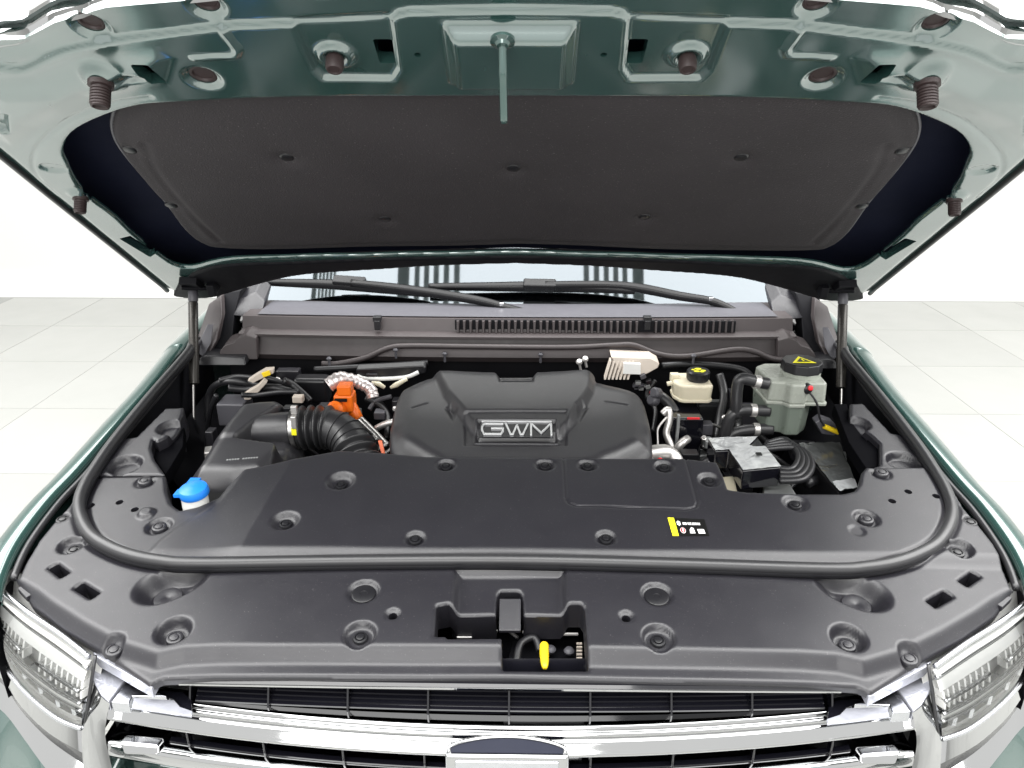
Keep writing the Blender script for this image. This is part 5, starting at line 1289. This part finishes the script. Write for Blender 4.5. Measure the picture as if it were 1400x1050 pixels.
MB().prism([Vector((x, yq - 0.0065, H + z)) for x, z in ((-0.074, zf - 0.006), (0.074, zf - 0.006), (0.074, zf - 0.07), (-0.074, zf - 0.07))], (0, 0.006, 0)).build('emblem_field', 'satin_chrome', emb, bev=0.002)

# ---------------- headlights
for sg in (1, -1):
    def c(p): return Vector((p.x * sg, p.y, p.z))
    T = [DK.pxw(x, y, LOW - 0.004) for x, y in ((-26, 774), (-10, 789), (10, 808), (42, 834), (86, 864), (126, 895))]
    B = [PZ(x, y, -0.95) for x, y in ((-44, 864), (-26, 880), (0, 901), (28, 940), (74, 980), (111, 996))]
    T = crv(T, 6); B = crv(B, 6); n = len(T)
    def surf(off, t0, t1, nt=12, i0=0, i1=None, bulge=0.018):
        rows = []
        i1 = n if i1 is None else i1
        for k in range(nt + 1):
            t = t0 + (t1 - t0) * k / nt; r_ = []
            for i in range(i0, i1):
                tang = T[min(i + 1, n - 1)] - T[max(i - 1, 0)]; nrm = Vector((-tang.y, tang.x, 0)).normalized()
                if nrm.y > 0: nrm = -nrm
                p = T[i].lerp(B[i], t) + nrm * (bulge * math.sin(math.pi * min(1, t * 0.9 + 0.1)) - off)
                r_.append(c(p))
            rows.append(r_)
        return rows if sg == 1 else [r_[::-1] for r_ in rows]
    hl = MB().grid(surf(0.038, -0.02, 1.04)).build('headlight', 'lamp_reflector', CAR, auto=False); lab(hl, 'headlight with clear lens beside the %s end of the chrome bar' % ('left hand' if sg == 1 else 'yellow tinted'))
    hl['label'] = 'clear headlight in front of the %s' % ('air filter box side' if sg == 1 else 'coolant tank side')
    MB().grid(surf(0.0, 0.0, 1.0, 14)[::-1]).build('lens', 'lens_glass', hl, auto=False)
    # rim at top and bottom
    def strip(off, t, r_, m, nm, i0=0, i1=None):
        rows = surf(off, t, t + 0.001, 1, i0, i1)
        MB().tube(rows[0], r_, 8).build(nm, m, hl, auto=False)
    strip(0.0, 0.0, 0.0045, 'satin_chrome', 'lens_rim'); strip(0.0, 1.0, 0.004, 'satin_chrome', 'lens_rim')
    strip(0.006, 0.10, 0.006, 'lamp_white', 'lamp_bezel'); strip(0.008, 0.16, 0.004, 'chrome', 'lamp_bezel')
    sh = [surf(o_, 1.0, 1.001, 1)[0] for o_ in (0.002, 0.02, 0.040)]
    MB().grid(sh).build('lamp_shelf', 'lamp_white', hl, auto=False)
    MB().grid(surf(0.009, 0.19, 0.33, 3)).build('lamp_bezel', 'lamp_reflector', hl, auto=False)
    MB().grid(surf(0.010, 0.63, 0.73, 3)).build('light_guide', 'lamp_white', hl, auto=False)
    strip(0.008, 0.62, 0.003, 'chrome', 'guide_edge'); strip(0.008, 0.74, 0.003, 'chrome', 'guide_edge')
    MB().grid(surf(0.010, 0.91, 1.0, 3)).build('lamp_bezel', 'lamp_reflector', hl, auto=False)
    # projector bowls with ribbed reflectors
    for (f0, f1) in ((0.40, 0.62), (0.68, 0.99)):
        i0, i1 = int(n * f0), int(n * f1)
        MB().grid(surf(0.026, 0.30, 0.62, 6, i0, i1)).build('reflector_bowl', 'lamp_reflector', hl, auto=False)
        for k in range(i0, i1):
            for (ta_, tb_) in ((0.36, 0.46), (0.49, 0.60)):
                r1 = surf(0.012, ta_, tb_, 3, k, k + 1); r2 = surf(0.026, ta_, tb_, 3, k, k + 1)
                v = [row[0] for row in r1] + [row[0] for row in r2[::-1]]
                MB().prism(v, (0.0030, 0, 0)).build('reflector_rib', 'lamp_reflector', hl, smooth=False)
        MB().tube(surf(0.010, 0.475, 0.476, 1, i0, i1)[0], 0.0035, 8).build('bowl_rim', 'chrome', hl, auto=False)
    # turn lamp cells
    for k in range(int(n * 0.12), n - 2, 3):
        MB().grid(surf(0.020, 0.74, 0.91, 2, k, k + 3)).build('lamp_cell', 'lamp_white', hl, smooth=False)
        r1 = surf(0.008, 0.76, 0.90, 1, k, k + 1); r2 = surf(0.030, 0.76, 0.90, 1, k, k + 1)
        MB().prism([r1[0][0], r1[1][0], r2[1][0], r2[0][0]], (0.006, 0, 0)).build('cell_wall', 'satin_chrome', hl, smooth=False)
    # black gap between lamp and chrome upright
    ed = [T[-1].lerp(B[-1], t) + Vector((0.006, -0.002, 0)) for t in np.linspace(0.0, 1.0, 6)]
    MB().tube([c(p) for p in ed], 0.0028, 8).build('lamp_gap', 'rubber', hl, auto=False)
    # painted bumper under the lamp: white chrome trim, black slit, chrome strip, green skin
    def under(rows_px, m, nm, zs):
        rows = [crv([c(PZ(x, y, z)) for x, y in r_], 5) for r_, z in zip(rows_px, zs)]
        if sg == -1: rows = [r_[::-1] for r_ in rows]
        return MB().grid(rows).build(nm, m, CAR, auto=False)
    a1 = [(-26, 881), (0, 903), (28, 942), (74, 983), (112, 999)]; a2 = [(-24, 908), (4, 930), (28, 965), (66, 1002), (114, 1030)]
    a3 = [(-24, 915), (5, 937), (30, 973), (68, 1012), (116, 1046)]; a4 = [(-26, 952), (6, 975), (34, 1012), (62, 1050), (100, 1090)]; a5 = [(-28, 992), (0, 1010), (26, 1045), (50, 1085), (90, 1130)]
    lab(under([a1, a2], 'chrome', 'lamp_trim', (-0.953, -0.98)), 'chrome trim under the headlight on the %s side' % ('air filter' if sg == 1 else 'coolant tank'))
    under([a2, a3], 'gloss_black', 'bumper_slit', (-0.981, -1.0))
    under([a3, a4], 'chrome', 'bumper_strip', (-1.0, -1.02))
    under([a4, a5, [(x - 30, y + 190) for x, y in a5]], 'paint', 'bumper_corner', (-1.02, -1.05, -1.25))
# bumper below
bar([(y3 + 0.02, z3 - 0.06), (y3 - 0.02, z3 - 0.08), (y3 - 0.03, z3 - 0.30), (y3 + 0.05, z3 - 0.40)], -0.66, 0.66).build('bumper', 'paint', CAR)
print('triangles', sum(len(o.data.polygons) * 2 for o in SC.objects if o.type == 'MESH'), 'objects', len(SC.objects))
